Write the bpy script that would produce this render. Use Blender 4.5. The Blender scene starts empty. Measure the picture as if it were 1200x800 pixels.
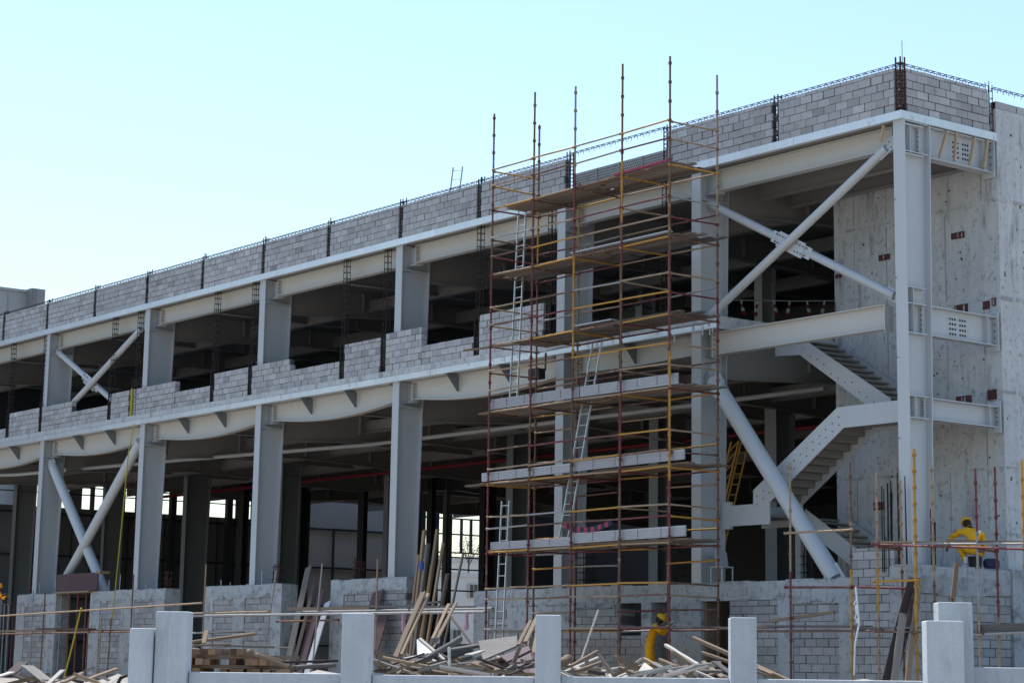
import bpy, math, random
from mathutils import Vector, Matrix
random.seed(7)
R = math.radians
S = bpy.context.scene
COL = S.collection

# ------------------------------------------------------------------ camera, sky, sun, exposure
cam_r = Vector((0.62285447, 0.78224036, 0.01234204))
cam_u = Vector((0.13755882, -0.12503324, 0.98257023))
cam_w = Vector((-0.77014926, 0.6103005, 0.18548158))
CAM = Vector((33.99772972, -37.52724331, 1.6))
cd = bpy.data.cameras.new('camera'); cam = bpy.data.objects.new('camera', cd); COL.objects.link(cam)
m = Matrix((cam_r, cam_u, -cam_w)).transposed().to_4x4(); m.translation = CAM
cam.matrix_world = m
cd.sensor_width = 36; cd.lens = 2525.736 / 1200 * 36
cd.shift_x = -(646.96 - 600) / 1200; cd.shift_y = (306.63 - 400) / 1200
cd.clip_start = 0.5; cd.clip_end = 3000
S.camera = cam

SUN_AZ = Vector((-1.0, 0.06, 0)).normalized(); SUN_EL = R(64)
W = bpy.data.worlds.new('World'); S.world = W; W.use_nodes = True
wn = W.node_tree; bg = wn.nodes['Background']
sky = wn.nodes.new('ShaderNodeTexSky'); sky.sky_type = 'NISHITA'; sky.sun_disc = False
sky.sun_elevation = SUN_EL; sky.sun_rotation = math.atan2(SUN_AZ.x, SUN_AZ.y)
sky.air_density = 1.5; sky.dust_density = 0.8; sky.ozone_density = 5.0
wn.links.new(sky.outputs[0], bg.inputs[0]); bg.inputs[1].default_value = 0.15
sd = bpy.data.lights.new('sun', 'SUN'); sd.energy = 5.0; sd.angle = R(0.5); sd.color = (1, 0.95, 0.87)
so = bpy.data.objects.new('sun', sd); COL.objects.link(so)
sdir = SUN_AZ * math.cos(SUN_EL) + Vector((0, 0, math.sin(SUN_EL)))
so.rotation_euler = sdir.to_track_quat('Z', 'Y').to_euler(); so.location = (0, 0, 60)
vs = S.view_settings; vs.view_transform = 'Standard'; vs.look = 'None'; vs.exposure = 0.50; vs.gamma = 1; vs.use_curve_mapping = False
S.cycles.max_bounces = 8; S.cycles.diffuse_bounces = 4

# ------------------------------------------------------------------ fence frame (wall by the street, square to the view)
WH = Vector((cam_w.x, cam_w.y, 0)).normalized(); RH = Vector((WH.y, -WH.x, 0))
def U(u, d, z): return Vector((CAM.x, CAM.y, 0)) + WH * d + RH * u + Vector((0, 0, z))

# ------------------------------------------------------------------ materials
MATS = {}
def new_mat(name, col, rough=0.7, metal=0.0, var=0.15, scale=3.0, bump=0.0, bscale=40.0, tone=True, streak=0.0, rnd=0.0, spec=0.4, stain=None, grain=None):
    mt = bpy.data.materials.new(name); mt.use_nodes = True; nt = mt.node_tree; N = nt.nodes; L = nt.links
    b = N['Principled BSDF']; b.inputs['Roughness'].default_value = rough; b.inputs['Metallic'].default_value = metal
    b.inputs['Specular IOR Level'].default_value = spec
    tc = N.new('ShaderNodeTexCoord')
    def noise(sc, det=5, vec=None, ro=0.6):
        n = N.new('ShaderNodeTexNoise'); n.inputs['Scale'].default_value = sc; n.inputs['Detail'].default_value = det; n.inputs['Roughness'].default_value = ro
        L.new(vec or tc.outputs['Object'], n.inputs['Vector']); return n.outputs['Fac']
    gvec = None
    if grain:
        gm = N.new('ShaderNodeMapping'); gm.inputs['Scale'].default_value = grain; L.new(tc.outputs['Object'], gm.inputs['Vector']); gvec = gm.outputs[0]
    def mth(op, a, b2):
        n = N.new('ShaderNodeMath'); n.operation = op
        for i, v in enumerate((a, b2)):
            if isinstance(v, (int, float)): n.inputs[i].default_value = v
            else: L.new(v, n.inputs[i])
        return n.outputs[0]
    f = mth('MULTIPLY', mth('SUBTRACT', noise(scale, 5, gvec), 0.5), 2 * var)
    f2 = mth('MULTIPLY', mth('SUBTRACT', noise(scale * 9, 3, gvec), 0.5), var)
    k = mth('ADD', mth('ADD', f, f2), 1.0)
    if streak:
        mp = N.new('ShaderNodeMapping'); mp.inputs['Scale'].default_value = (1, 1, 0.06); L.new(tc.outputs['Object'], mp.inputs['Vector'])
        k = mth('MULTIPLY', k, mth('ADD', mth('MULTIPLY', mth('SUBTRACT', noise(6, 4, mp.outputs[0]), 0.5), 2 * streak), 1.0))
    if tone:
        at = N.new('ShaderNodeAttribute'); at.attribute_name = 'tone'; k = mth('MULTIPLY', k, at.outputs['Fac'])
    if rnd:
        oi = N.new('ShaderNodeObjectInfo'); k = mth('MULTIPLY', k, mth('ADD', mth('MULTIPLY', oi.outputs['Random'], rnd), 1 - rnd / 2))
    vm = N.new('ShaderNodeVectorMath'); vm.operation = 'SCALE'; vm.inputs[0].default_value = col; L.new(k, vm.inputs['Scale'])
    out = vm.outputs[0]
    for st in ([stain] if stain and not isinstance(stain, list) else (stain or [])):
        scol, ssc, lo, hi = st[:4]; sv = None
        if len(st) > 4:
            sm = N.new('ShaderNodeMapping'); sm.inputs['Scale'].default_value = (1, 1, st[4]); sm.inputs['Location'].default_value = (ssc * 3.1, 1.7, ssc); L.new(tc.outputs['Object'], sm.inputs['Vector']); sv = sm.outputs[0]
        rp = N.new('ShaderNodeMapRange'); rp.inputs[1].default_value = lo; rp.inputs[2].default_value = hi; L.new(noise(ssc, 6, sv, 0.68), rp.inputs[0])
        mx = N.new('ShaderNodeMix'); mx.data_type = 'RGBA'; L.new(rp.outputs[0], mx.inputs[0]); L.new(out, mx.inputs[6]); mx.inputs[7].default_value = (*scol, 1)
        out = mx.outputs[2]
    L.new(out, b.inputs['Base Color'])
    if bump:
        bp = N.new('ShaderNodeBump'); bp.inputs['Strength'].default_value = bump; bp.inputs['Distance'].default_value = 0.02
        L.new(noise(bscale, 6, gvec), bp.inputs['Height']); L.new(bp.outputs[0], b.inputs['Normal'])
    MATS[name] = mt; return mt

M = lambda n: MATS[n]
new_mat('block', (0.365, 0.365, 0.37), 0.95, bump=0.6, bscale=45, var=0.16, scale=2.2, stain=[((0.22, 0.21, 0.205), 3.0, 0.60, 0.72), ((0.27, 0.25, 0.235), 14.0, 0.60, 0.70), ((0.50, 0.50, 0.50), 6.0, 0.64, 0.72)])
new_mat('plinth_mortar', (0.1, 0.105, 0.112), 0.95, bump=0.4, var=0.35, scale=2)
new_mat('mortar', (0.07, 0.066, 0.064), 0.95, bump=0.4, var=0.25)
new_mat('cream_paint', (0.45, 0.44, 0.41), 0.55, var=0.05, scale=0.8, streak=0.05, stain=[((0.23, 0.19, 0.15), 3.0, 0.66, 0.85, 0.2)])
new_mat('grey_paint', (0.42, 0.44, 0.455), 0.5, var=0.04, scale=0.6, streak=0.05, rnd=0.16, stain=[((0.20, 0.17, 0.145), 3.2, 0.66, 0.84, 0.10)])
new_mat('shaded_cream_paint', (0.22, 0.21, 0.195), 0.6, var=0.08, scale=0.8)  # cream paint darkened, so the deep interior's shade sits in the colour
new_mat('shaded_bracket_grey', (0.14, 0.15, 0.16), 0.6, var=0.1)  # column grey darkened to hold the shade on the brackets' side faces
new_mat('shaded_inner_steel', (0.20, 0.21, 0.215), 0.6, var=0.1, scale=0.8)  # column grey darkened, shade of the hall put into the colour
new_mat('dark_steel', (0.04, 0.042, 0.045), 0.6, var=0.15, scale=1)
new_mat('galvanised', (0.6, 0.63, 0.65), 0.42, metal=0.55, var=0.10, scale=1.5, streak=0.10, stain=((0.33, 0.32, 0.31), 1.1, 0.60, 0.72))
new_mat('deck_sheet', (0.18, 0.17, 0.155), 0.7, var=0.1, scale=0.7)
new_mat('concrete', (0.455, 0.465, 0.47), 0.92, bump=0.5, bscale=9, var=0.22, scale=0.8, streak=0.22, stain=[((0.20, 0.20, 0.20), 2.6, 0.55, 0.70, 0.16), ((0.25, 0.245, 0.235), 9.0, 0.56, 0.66, 0.7), ((0.56, 0.56, 0.55), 4.0, 0.60, 0.72, 0.4)])
new_mat('smooth_concrete', (0.43, 0.455, 0.475), 0.85, bump=0.45, bscale=30, var=0.16, scale=3.0, streak=0.18, rnd=0.1, stain=[((0.33, 0.335, 0.34), 5.0, 0.56, 0.75, 0.25), ((0.27, 0.27, 0.265), 45.0, 0.63, 0.70), ((0.52, 0.54, 0.55), 8.0, 0.60, 0.70, 0.1)])
new_mat('render_concrete', (0.34, 0.358, 0.372), 0.92, bump=0.35, bscale=14, var=0.20, scale=1.4, streak=0.1, stain=[((0.17, 0.175, 0.18), 2.2, 0.52, 0.66), ((0.21, 0.205, 0.20), 9.0, 0.55, 0.66, 0.6), ((0.44, 0.45, 0.455), 5.0, 0.58, 0.70)])
new_mat('dark_patch', (0.05, 0.035, 0.035), 0.9, var=0.4, scale=9)
new_mat('rust_plate', (0.085, 0.03, 0.026), 0.9, var=0.5, scale=6)
new_mat('rebar', (0.02, 0.014, 0.013), 0.85, var=0.3, scale=6)
new_mat('rusty_rebar', (0.055, 0.02, 0.015), 0.9, var=0.4, scale=6)
new_mat('tube_red', (0.13, 0.026, 0.031), 0.65, var=0.35, scale=5, stain=((0.19, 0.12, 0.085), 4, 0.55, 0.7))
new_mat('tube_yellow', (0.4, 0.205, 0.03), 0.6, var=0.25, scale=5, stain=((0.24, 0.15, 0.08), 4, 0.56, 0.72))
new_mat('tube_rust', (0.13, 0.068, 0.047), 0.75, var=0.35, scale=5, stain=((0.32, 0.26, 0.2), 4, 0.56, 0.7))
new_mat('tube_tan', (0.286, 0.208, 0.137), 0.7, var=0.3, scale=5, stain=((0.16, 0.08, 0.05), 4, 0.56, 0.7))
new_mat('tube_grey', (0.26, 0.26, 0.26), 0.55, metal=0.2, var=0.25, scale=5, stain=((0.14, 0.08, 0.06), 4, 0.58, 0.75))
new_mat('plank_wood', (0.165, 0.12, 0.085), 0.9, bump=0.3, bscale=50, var=0.3, scale=2.5, rnd=0.5, grain=(0.25, 2.2, 2.2))
new_mat('tan_wood', (0.42, 0.31, 0.20), 0.85, var=0.2, scale=3)
new_mat('sawn_wood', (0.23, 0.145, 0.09), 0.9, bump=0.3, bscale=50, var=0.3, scale=3, rnd=0.9)
new_mat('fresh_wood', (0.215, 0.155, 0.1), 0.85, bump=0.3, bscale=50, var=0.22, scale=3, rnd=0.5, grain=(0.25, 2.2, 2.2))
new_mat('grey_wood', (0.14, 0.13, 0.12), 0.95, bump=0.4, bscale=50, var=0.3, scale=3, rnd=0.6, grain=(0.25, 2.2, 2.2))
new_mat('dark_wood', (0.055, 0.04, 0.036), 0.9, bump=0.3, bscale=40, var=0.4, scale=4, rnd=0.5, grain=(0.25, 2.2, 2.2))
new_mat('white_wood', (0.36, 0.335, 0.3), 0.85, bump=0.3, bscale=40, var=0.18, scale=4, rnd=0.3, grain=(0.25, 2.2, 2.2))
new_mat('formply', (0.075, 0.042, 0.05), 0.7, var=0.4, scale=3, rnd=0.3)
new_mat('steel_plank', (0.4, 0.41, 0.44), 0.55, metal=0.25, var=0.15, scale=4, stain=((0.30, 0.29, 0.29), 5, 0.58, 0.75))
new_mat('aluminium', (0.6, 0.62, 0.64), 0.35, metal=0.6, var=0.08)
new_mat('yellow_cloth', (0.74, 0.36, 0.006), 0.85, var=0.15, scale=7, bump=0.3, bscale=14)
new_mat('helmet_yellow', (0.76, 0.38, 0.012), 0.35, var=0.04)
new_mat('skin', (0.13, 0.068, 0.045), 0.6, var=0.1)
new_mat('hair_black', (0.012, 0.011, 0.011), 0.7)
new_mat('navy_cloth', (0.02, 0.024, 0.06), 0.85, var=0.2)
new_mat('white_cloth', (0.72, 0.72, 0.72), 0.8, var=0.08)
new_mat('boot', (0.05, 0.035, 0.03), 0.7)
new_mat('red_pipe', (0.2, 0.012, 0.018), 0.45, var=0.1)
new_mat('tape_red', (0.26, 0.03, 0.055), 0.6, var=0.1)
new_mat('yellow_rope', (0.38, 0.31, 0.02), 0.7)
new_mat('blue_plastic', (0.03, 0.09, 0.36), 0.5)
new_mat('cladding', (0.6, 0.575, 0.52), 0.6, var=0.06, scale=0.5)
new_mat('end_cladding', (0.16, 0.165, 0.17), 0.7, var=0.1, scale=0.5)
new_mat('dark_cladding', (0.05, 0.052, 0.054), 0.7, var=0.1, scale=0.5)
new_mat('hall_sheet', (0.346, 0.346, 0.346), 0.6, var=0.05, scale=0.4, streak=0.06)
new_mat('far_wall', (0.546, 0.519, 0.491), 0.8, var=0.05, scale=0.3)
new_mat('glass_dark', (0.04, 0.045, 0.05), 0.15)
new_mat('sand', (0.285, 0.262, 0.235), 0.95, bump=0.4, bscale=4, var=0.2, scale=0.4, tone=False, stain=((0.22, 0.19, 0.165), 0.15, 0.5, 0.7))
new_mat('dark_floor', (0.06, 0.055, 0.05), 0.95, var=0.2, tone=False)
new_mat('bark', (0.10, 0.075, 0.05), 0.9)
new_mat('leaf', (0.16, 0.19, 0.17), 0.8, var=0.3)  # distance haze put into this pale, greyed leaf colour
new_mat('pink_rag', (0.4, 0.22, 0.28), 0.8)

# ------------------------------------------------------------------ mesh helpers
class MB:
    def __init__(s): s.v = []; s.f = []; s.m = []; s.t = []; s.sm = []
    def add(s, vs, fs, mi=0, tone=1.0, smooth=False):
        o = len(s.v); s.v += [Vector(a) for a in vs]
        for f in fs: s.f.append([i + o for i in f]); s.m.append(mi); s.t.append(tone); s.sm.append(smooth)
        return s
    def box(s, x0, x1, y0, y1, z0, z1, mi=0, tone=1.0):
        vs = [(x, y, z) for z in (z0, z1) for y in (y0, y1) for x in (x0, x1)]
        return s.add(vs, [(0, 2, 3, 1), (4, 5, 7, 6), (0, 1, 5, 4), (2, 6, 7, 3), (0, 4, 6, 2), (1, 3, 7, 5)], mi, tone)
    def obox(s, p, q, w, h, up=(0, 0, 1), mi=0, tone=1.0, taper=1.0):
        p = Vector(p); q = Vector(q); d = (q - p).normalized(); up = Vector(up)
        if abs(d.dot(up)) > 0.98: up = Vector((0, 1, 0)) if abs(d.y) < 0.9 else Vector((1, 0, 0))
        a = d.cross(up).normalized(); b = a.cross(d).normalized(); vs = []
        for c, k in ((p, 1), (q, taper)):
            for i, j in ((-1, -1), (1, -1), (1, 1), (-1, 1)): vs.append(c + a * (i * w / 2 * k) + b * (j * h / 2 * k))
        return s.add(vs, [(3, 2, 1, 0), (4, 5, 6, 7), (0, 1, 5, 4), (1, 2, 6, 5), (2, 3, 7, 6), (3, 0, 4, 7)], mi, tone)
    def tube(s, p, q, r, n=8, mi=0, tone=1.0, r2=None, caps=True):
        p = Vector(p); q = Vector(q); d = (q - p).normalized(); up = Vector((0, 0, 1)) if abs(d.z) < 0.95 else Vector((1, 0, 0))
        a = d.cross(up).normalized(); b = a.cross(d).normalized(); vs = []; r2 = r if r2 is None else r2
        for c, rr in ((p, r), (q, r2)):
            for i in range(n):
                t = 2 * math.pi * i / n; vs.append(c + (a * math.cos(t) + b * math.sin(t)) * rr)
        s.add(vs, [(i, (i + 1) % n, n + (i + 1) % n, n + i) for i in range(n)], mi, tone, True)
        if caps: s.add(vs, [tuple(range(n))[::-1], tuple(range(n, 2 * n))], mi, tone)
        return s
    def path(s, pts, r, n=6, mi=0, tone=1.0):
        for a, b in zip(pts[:-1], pts[1:]): s.tube(a, b, r, n, mi, tone)
        return s
    def prism(s, pts, vec, mi=0, tone=1.0):
        pts = [Vector(p) for p in pts]; vec = Vector(vec); n = len(pts)
        nrm = Vector((0, 0, 0))
        for i in range(n): nrm += pts[i].cross(pts[(i + 1) % n])
        if nrm.dot(vec) > 0: pts = pts[::-1]
        vs = pts + [p + vec for p in pts]
        fs = [tuple(range(n)), tuple(range(2 * n - 1, n - 1, -1))] + [((i + 1) % n, i, n + i, n + (i + 1) % n) for i in range(n)]
        return s.add(vs, fs, mi, tone)
    def build(s, name, mats, parent=None, origin=None):
        if not isinstance(mats, (list, tuple)): mats = [mats]
        if origin is None:
            if parent is not None: origin = Vector((0, 0, 0))
            else:
                xs = [v.x for v in s.v]; ys = [v.y for v in s.v]; zs = [v.z for v in s.v]
                origin = Vector(((min(xs) + max(xs)) / 2, (min(ys) + max(ys)) / 2, min(zs)))
        else: origin = Vector(origin)
        base = origin.copy()
        if parent is not None:
            base = Vector((0, 0, 0)); o = parent
            while o is not None: base += o.location; o = o.parent
        me = bpy.data.meshes.new(name); me.from_pydata([v - base for v in s.v], [], s.f); me.update()
        for mt in mats: me.materials.append(M(mt) if isinstance(mt, str) else mt)
        me.polygons.foreach_set('material_index', s.m); me.polygons.foreach_set('use_smooth', s.sm)
        at = me.attributes.new('tone', 'FLOAT', 'FACE'); at.data.foreach_set('value', s.t)
        ob = bpy.data.objects.new(name, me); COL.objects.link(ob)
        if parent is not None: ob.parent = parent
        else: ob.location = base
        return ob

def lbox(p, q, w, h, up, name, mat):
    p = Vector(p); q = Vector(q); d = (q - p); Ln = d.length; d.normalize(); up = Vector(up)
    if abs(d.dot(up)) > 0.98: up = Vector((0, 1, 0))
    a = d.cross(up).normalized(); c = a.cross(d).normalized(); b = MB(); n = 5; P = []; rq = lambda k: rr(-k, k)
    for i in range(n + 1):
        ox, oz = rq(w * .03), rq(h * .06)
        for e, g in ((-1, -1), (1, -1), (1, 1), (-1, 1)): P.append(Vector((-Ln / 2 + Ln * i / n + (rq(w * .25) if i in (0, n) else 0), e * w / 2 * (1 + rq(.05)) + ox, g * h / 2 * (1 + rq(.06)) + oz)))
    b.add(P, [(3, 2, 1, 0), tuple(4 * n + k for k in range(4))] + [(4 * i + k, 4 * i + (k + 1) % 4, 4 * i + 4 + (k + 1) % 4, 4 * i + 4 + k) for i in range(n) for k in range(4)], tone=rr(.85, 1.15))
    o = b.build(name, mat, None, (0, 0, 0)); mx = Matrix((d, a, c)).transposed().to_4x4(); mx.translation = (p + q) / 2; o.matrix_world = mx
    return o
def tag(o, label=None, cat=None, group=None, kind=None):
    if label: o['label'] = label
    if cat: o['category'] = cat
    if group: o['group'] = group
    if kind: o['kind'] = kind
    return o
def thing(name, label, cat, loc=(0, 0, 0), group=None):
    o = bpy.data.objects.new(name, None); COL.objects.link(o); o.location = loc; o.empty_display_size = 0.3
    return tag(o, label, cat, group)
rr = random.uniform

# ================================================================== ground
def ground():
    b = MB(); n = 40
    b.add([(-900, -900, 0.0), (900, -900, 0.0), (900, 900, 0.0), (-900, 900, 0.0)], [(0, 1, 2, 3)])
    tag(b.build('ground', 'sand'), kind='structure')
    b = MB()                                     # raised building site behind the boundary wall
    a = [U(-60, 21.2, 1.0), U(60, 21.2, 1.0), U(110, 160, 1.0), U(-110, 160, 1.0)]
    b.prism(a, (0, 0, -1.1)); tag(b.build('site_ground', 'sand'), kind='structure')
ground()

# ================================================================== the building
BX0, BY1 = -62.5, 40.0
ZF, ZR = 10.31, 14.62
bld = thing('building', 'large unfinished two storey steel framed building with grey block walls', 'building', (-25, 10, 1.0))
GRID = [-54.6, -46.05, -37.62, -29.33, -21.06, -12.9, -7.2, 0.02]    # right edge of each front flange
FW = 0.35

# slabs, edge strips
b = MB(); b.box(BX0, -5.7, 0.02, 21, ZR + 0.02, ZR + 0.19); b.box(BX0 + 7, -5.7, 21.002, BY1, ZR + 0.02, ZR + 0.19); b.box(-5.7, -0.02, 0.02, 3.45, ZR + 0.02, ZR + 0.19); b.box(-5.698, -0.02, 10.2, BY1, ZR + 0.02, ZR + 0.19)  # far corner left open, a gap added to bring daylight onto the end wall
b.build('roof_slab', 'deck_sheet', bld)
b = MB(); b.box(BX0, -6.6, 0.02, 21, ZF + 0.02, ZF + 0.35); b.box(BX0 + 7, -6.6, 21.002, BY1, ZF + 0.02, ZF + 0.35); b.box(-6.6, -5.7, 5.2, BY1, ZF + 0.02, ZF + 0.35)  # same added gap below, opened to brighten the pale end wall
b.build('floor_slab', 'concrete', bld)
b = MB(); b.box(BX0, -6.45, -0.012, 0.018, ZF + 0.19, ZF + 0.37, tone=0.95); b.build('slab_kerb', 'concrete', bld)
b = MB()
xs = [BX0 + 3.1 * i for i in range(20)] + [0.04]
for xa, xb in zip(xs[:-1], xs[1:]): b.box(xa + 0.004, xb - 0.004, -0.03, 0.0, ZR, ZR + 0.20, tone=rr(0.93, 1.05))
b.box(BX0, 0.0, 0.0, 0.10, ZR - 0.004, ZR + 0.014)
b.build('roof_edge_strip', 'galvanised', bld)
b = MB(); b.box(0.002, 0.035, 0.0, 3.46, ZR, ZR + 0.20); b.box(-0.10, 0.0, 0.104, 3.46, ZR - 0.004, ZR + 0.014); b.build('roof_edge_strip', 'galvanised', bld)
b = MB()
xs = [BX0 + 3.1 * i for i in range(19)] + [-6.42]
for xa, xb in zip(xs[:-1], xs[1:]): b.box(xa + 0.004, xb - 0.004, -0.03, 0.0, ZF, ZF + 0.18, tone=rr(0.9, 1.05))
b.box(BX0, -6.42, 0.0, 0.10, ZF - 0.004, ZF + 0.014)
for i in range(46):                               # runs of grout down the strip
    x = rr(-48, -6.5); l = rr(0.03, 0.16)
    b.box(x, x + rr(0.03, 0.12), -0.036, -0.031, ZF + 0.16 - l, ZF + 0.18, mi=1, tone=rr(0.9, 1.5))
for x in (-8.1, -7.0, -6.72, -6.62): b.box(x, x + 0.02, -0.034, -0.012, ZF - rr(0.08, 0.26), ZF + 0.01, mi=1, tone=1.3)
b.build('floor_edge_strip', ['galvanised', 'concrete'], bld)

def column(xr, y0, zb, zt, d0, d1, mat='grey_paint', fw=FW, bolts=True):
    x0, x1 = xr - fw, xr; xc = (x0 + x1) / 2; b = MB()
    b.box(x0, x1, y0, y0 + 0.03, zb, zt)
    b.prism([(xc - 0.01, y0 + 0.03, zb), (xc - 0.01, y0 + d0, zb), (xc - 0.01, y0 + d1, zt), (xc - 0.01, y0 + 0.03, zt)], (0.02, 0, 0))
    b.prism([(x0, y0 + d0, zb), (x0, y0 + d0 + 0.03, zb), (x0, y0 + d1 + 0.03, zt), (x0, y0 + d1, zt)], (fw, 0, 0))
    for z in (zt - 0.78, zt - 0.03):
        b.box(xc + 0.01, x1, y0 + 0.03, y0 + d1 - 0.05, z, z + 0.025); b.box(x0, xc - 0.01, y0 + 0.03, y0 + d1 - 0.05, z, z + 0.025)
    b.box(x0 - 0.1, x1 + 0.1, y0 - 0.06, y0 + d0 + 0.1, zb - 0.03, zb)
    if bolts:
        k = zb + 1.1
        while k < zt - 1.0:
            b.tube((x0 + 0.03, y0 + 0.01, k), (x0 + 0.03, y0 - 0.06, k), 0.014, 6, tone=0.5); k += 1.9
    b.build('column', mat, bld)

for i, x in enumerate(GRID):
    if i in (6,):   # the column beside the stair bay stands through both storeys
        column(x, 0.1, 3.8, ZR, 0.82, 1.0); continue
    if i == 7:
        column(x, 0.08, 4.0, ZR, 0.72, 0.90, fw=0.36); continue
    zb = 4.27 if x < -15 else 3.82
    column(x, 0.1, zb, ZF, 0.80, 0.92)
    column(x, 0.1, ZF + 0.38, ZR, 0.98, 1.06)

# edge beams between the front columns
def edge_beam(xa, xb, zt, h0, h1, y=0.52, fl=0.26, mat='cream_paint', name='edge_beam'):
    b = MB(); n = 14; pts = []
    for k in range(n + 1):
        t = k / n; x = xa + (xb - xa) * t; d = h0 + (h1 - h0) * math.sin(math.pi * t) ** 0.9 if h1 != h0 else h0
        pts.append((x, d))
    b.prism([(xa, y, zt), (xb, y, zt)] + [(x, y, zt - d) for x, d in pts[::-1]], (0, 0.015, 0))
    for (x, d), (x2, d2) in zip(pts[:-1], pts[1:]):
        b.prism([(x, y - fl / 2, zt - d), (x2, y - fl / 2, zt - d2), (x2, y + fl / 2, zt - d2), (x, y + fl / 2, zt - d)], (0, 0, -0.022))
    b.box(xa, xb, y - fl / 2, y - 0.002, zt - 0.024, zt - 0.004)
    for x in (xa + 0.012, xb - 0.02):
        b.box(x - 0.012, x + 0.012, y - 0.15, y + 0.15, zt - h0 - 0.08, zt - 0.03)
        for k in range(5):
            z = zt - h0 + 0.02 + k * (h0 - 0.1) / 4; sgn = 1 if x < (xa + xb) / 2 else -1
            b.tube((x, y - 0.09, z), (x + sgn * 0.045, y - 0.09, z), 0.02, 6, tone=0.35)
    b.build(name, mat, bld)
for i in range(len(GRID) - 1):
    xa, xb = GRID[i] + 0.30, GRID[i + 1] - FW - 0.30
    if i == 4: xa, xb = GRID[4] + 0.3, GRID[5] - FW - 0.3
    short = GRID[i + 1] - GRID[i] < 7.5
    edge_beam(xa, xb, ZR, 0.55, 0.55)
    for bx in (xa, xb): pass
    if i == 6: edge_beam(-7.2 + 0.2, -0.9, 10.28, 0.58, 0.58, y=0.45)
    else: edge_beam(xa, xb, ZF, 0.52, 0.56 if short else 0.76)
# stubs joining beams to columns
for i, x in enumerate(GRID):
    for zt, h in ((ZR, 0.6), (ZF, 0.62)):
        b = MB()
        if i == 7 and zt == ZF: zt = 10.28
        if i != 7: b.box(x - FW / 2 + 0.012, x + 0.30, 0.512, 0.532, zt - h, zt - 0.03)
        b.box(x - FW - 0.30, x - FW / 2 - 0.012, 0.512, 0.532, zt - h, zt - 0.03)
        for s0, s1 in (((x - FW / 2 + 0.012, x + 0.30), (x - FW - 0.30, x - FW / 2 - 0.012)) if i != 7 else ((x - FW - 0.30, x - FW / 2 - 0.012),)):
            b.box(s0, s1, 0.39, 0.65, zt - h - 0.022, zt - h)
        b.box(x - FW / 2 - 0.013, x - FW / 2 + 0.013, 0.512, 0.532, zt - h, zt - 0.03)
        b.build('beam_stub', 'grey_paint', bld)
# triangular brackets that carry the floor edge
for i in range(0, 6):
    xa, xb = GRID[i], GRID[i + 1] - FW; n = 2 if xb - xa > 7 else 1
    for k in range(1, n + 1):
        x = xa + (xb - xa) * k / (n + 1)
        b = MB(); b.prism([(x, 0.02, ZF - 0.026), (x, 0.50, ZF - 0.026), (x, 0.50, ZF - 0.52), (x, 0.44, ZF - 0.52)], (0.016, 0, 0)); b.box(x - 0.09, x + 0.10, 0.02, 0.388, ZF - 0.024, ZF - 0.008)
        b.build('bracket', 'shaded_bracket_grey', bld)
    x = xa - 0.42; b = MB(); b.prism([(x, 0.02, ZF - 0.026), (x, 0.50, ZF - 0.026), (x, 0.50, ZF - 0.36)], (0.016, 0, 0)); b.build('bracket', 'shaded_bracket_grey', bld)

# rafters and floor girders running back into the building
def girder(x, y0, y1, zt, d0, d1, mat, fw=0.3, nm='girder'):
    b = MB(); n = 14; P = []
    for k in range(n + 1):
        t = k / n; y = y0 + (y1 - y0) * t; u = (t * 3) % 1.0 if t < 1 else 1.0
        d = d1 + (d0 - d1) * abs(2 * u - 1); P.append((y, d))
    b.prism([(x - 0.01, y0, zt), (x - 0.01, y1, zt)] + [(x - 0.01, y, zt - d) for y, d in P[::-1]], (0.02, 0, 0))
    for (y, d), (y2, d2) in zip(P[:-1], P[1:]):
        b.prism([(x - fw / 2, y, zt - d), (x + fw / 2, y, zt - d), (x + fw / 2, y2, zt - d2), (x - fw / 2, y2, zt - d2)], (0, 0, -0.025))
    for k in range(1, 13):
        y = y0 + (y1 - y0) * k / 13; b.box(x + 0.01, x + fw / 2 - 0.01, y, y + 0.02, zt - min(d0, d1), zt - 0.01, tone=1.15)
    b.build(nm, mat, bld)
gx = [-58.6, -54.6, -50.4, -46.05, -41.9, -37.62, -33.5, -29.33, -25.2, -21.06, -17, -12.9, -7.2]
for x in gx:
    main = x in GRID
    if main: girder(x - FW / 2, 1.2, BY1, ZF - 0.005, 1.15, 0.7, 'shaded_cream_paint'); girder(x - FW / 2, 1.2, BY1, ZR - 0.005, 1.05, 0.6, 'shaded_cream_paint')
    else: girder(x - FW / 2, 0.64, BY1, ZF - 0.005, 0.55, 0.5, 'shaded_cream_paint', 0.22); girder(x - FW / 2, 0.64, BY1, ZR - 0.005, 0.55, 0.5, 'shaded_cream_paint', 0.22)
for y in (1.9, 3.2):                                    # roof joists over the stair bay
    b = MB(); b.box(-6.9, -0.35, y, y + 0.02, ZR - 0.6, ZR - 0.005); b.box(-6.9, -0.35, y - 0.1, y + 0.12, ZR - 0.625, ZR - 0.602); b.build('joist', 'shaded_cream_paint', bld)
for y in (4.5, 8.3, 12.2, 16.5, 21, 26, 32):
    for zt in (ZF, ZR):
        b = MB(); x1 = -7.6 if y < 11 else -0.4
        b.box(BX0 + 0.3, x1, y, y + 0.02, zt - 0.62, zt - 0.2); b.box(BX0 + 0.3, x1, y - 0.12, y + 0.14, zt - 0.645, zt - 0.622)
        b.build('joist', 'shaded_cream_paint', bld)
b = MB(); b.path([Vector(p) for p in ((-53, 1.3, 9.45), (-51.1, 1.3, 9.35), (-40, 2.7, 9.3), (-29.6, 4.7, 9.3), (-13.9, 5.1, 9.3), (-7.6, 5.1, 9.3))], 0.075, 10)
b.build('rail_beam', 'grey_paint', bld)
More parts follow.
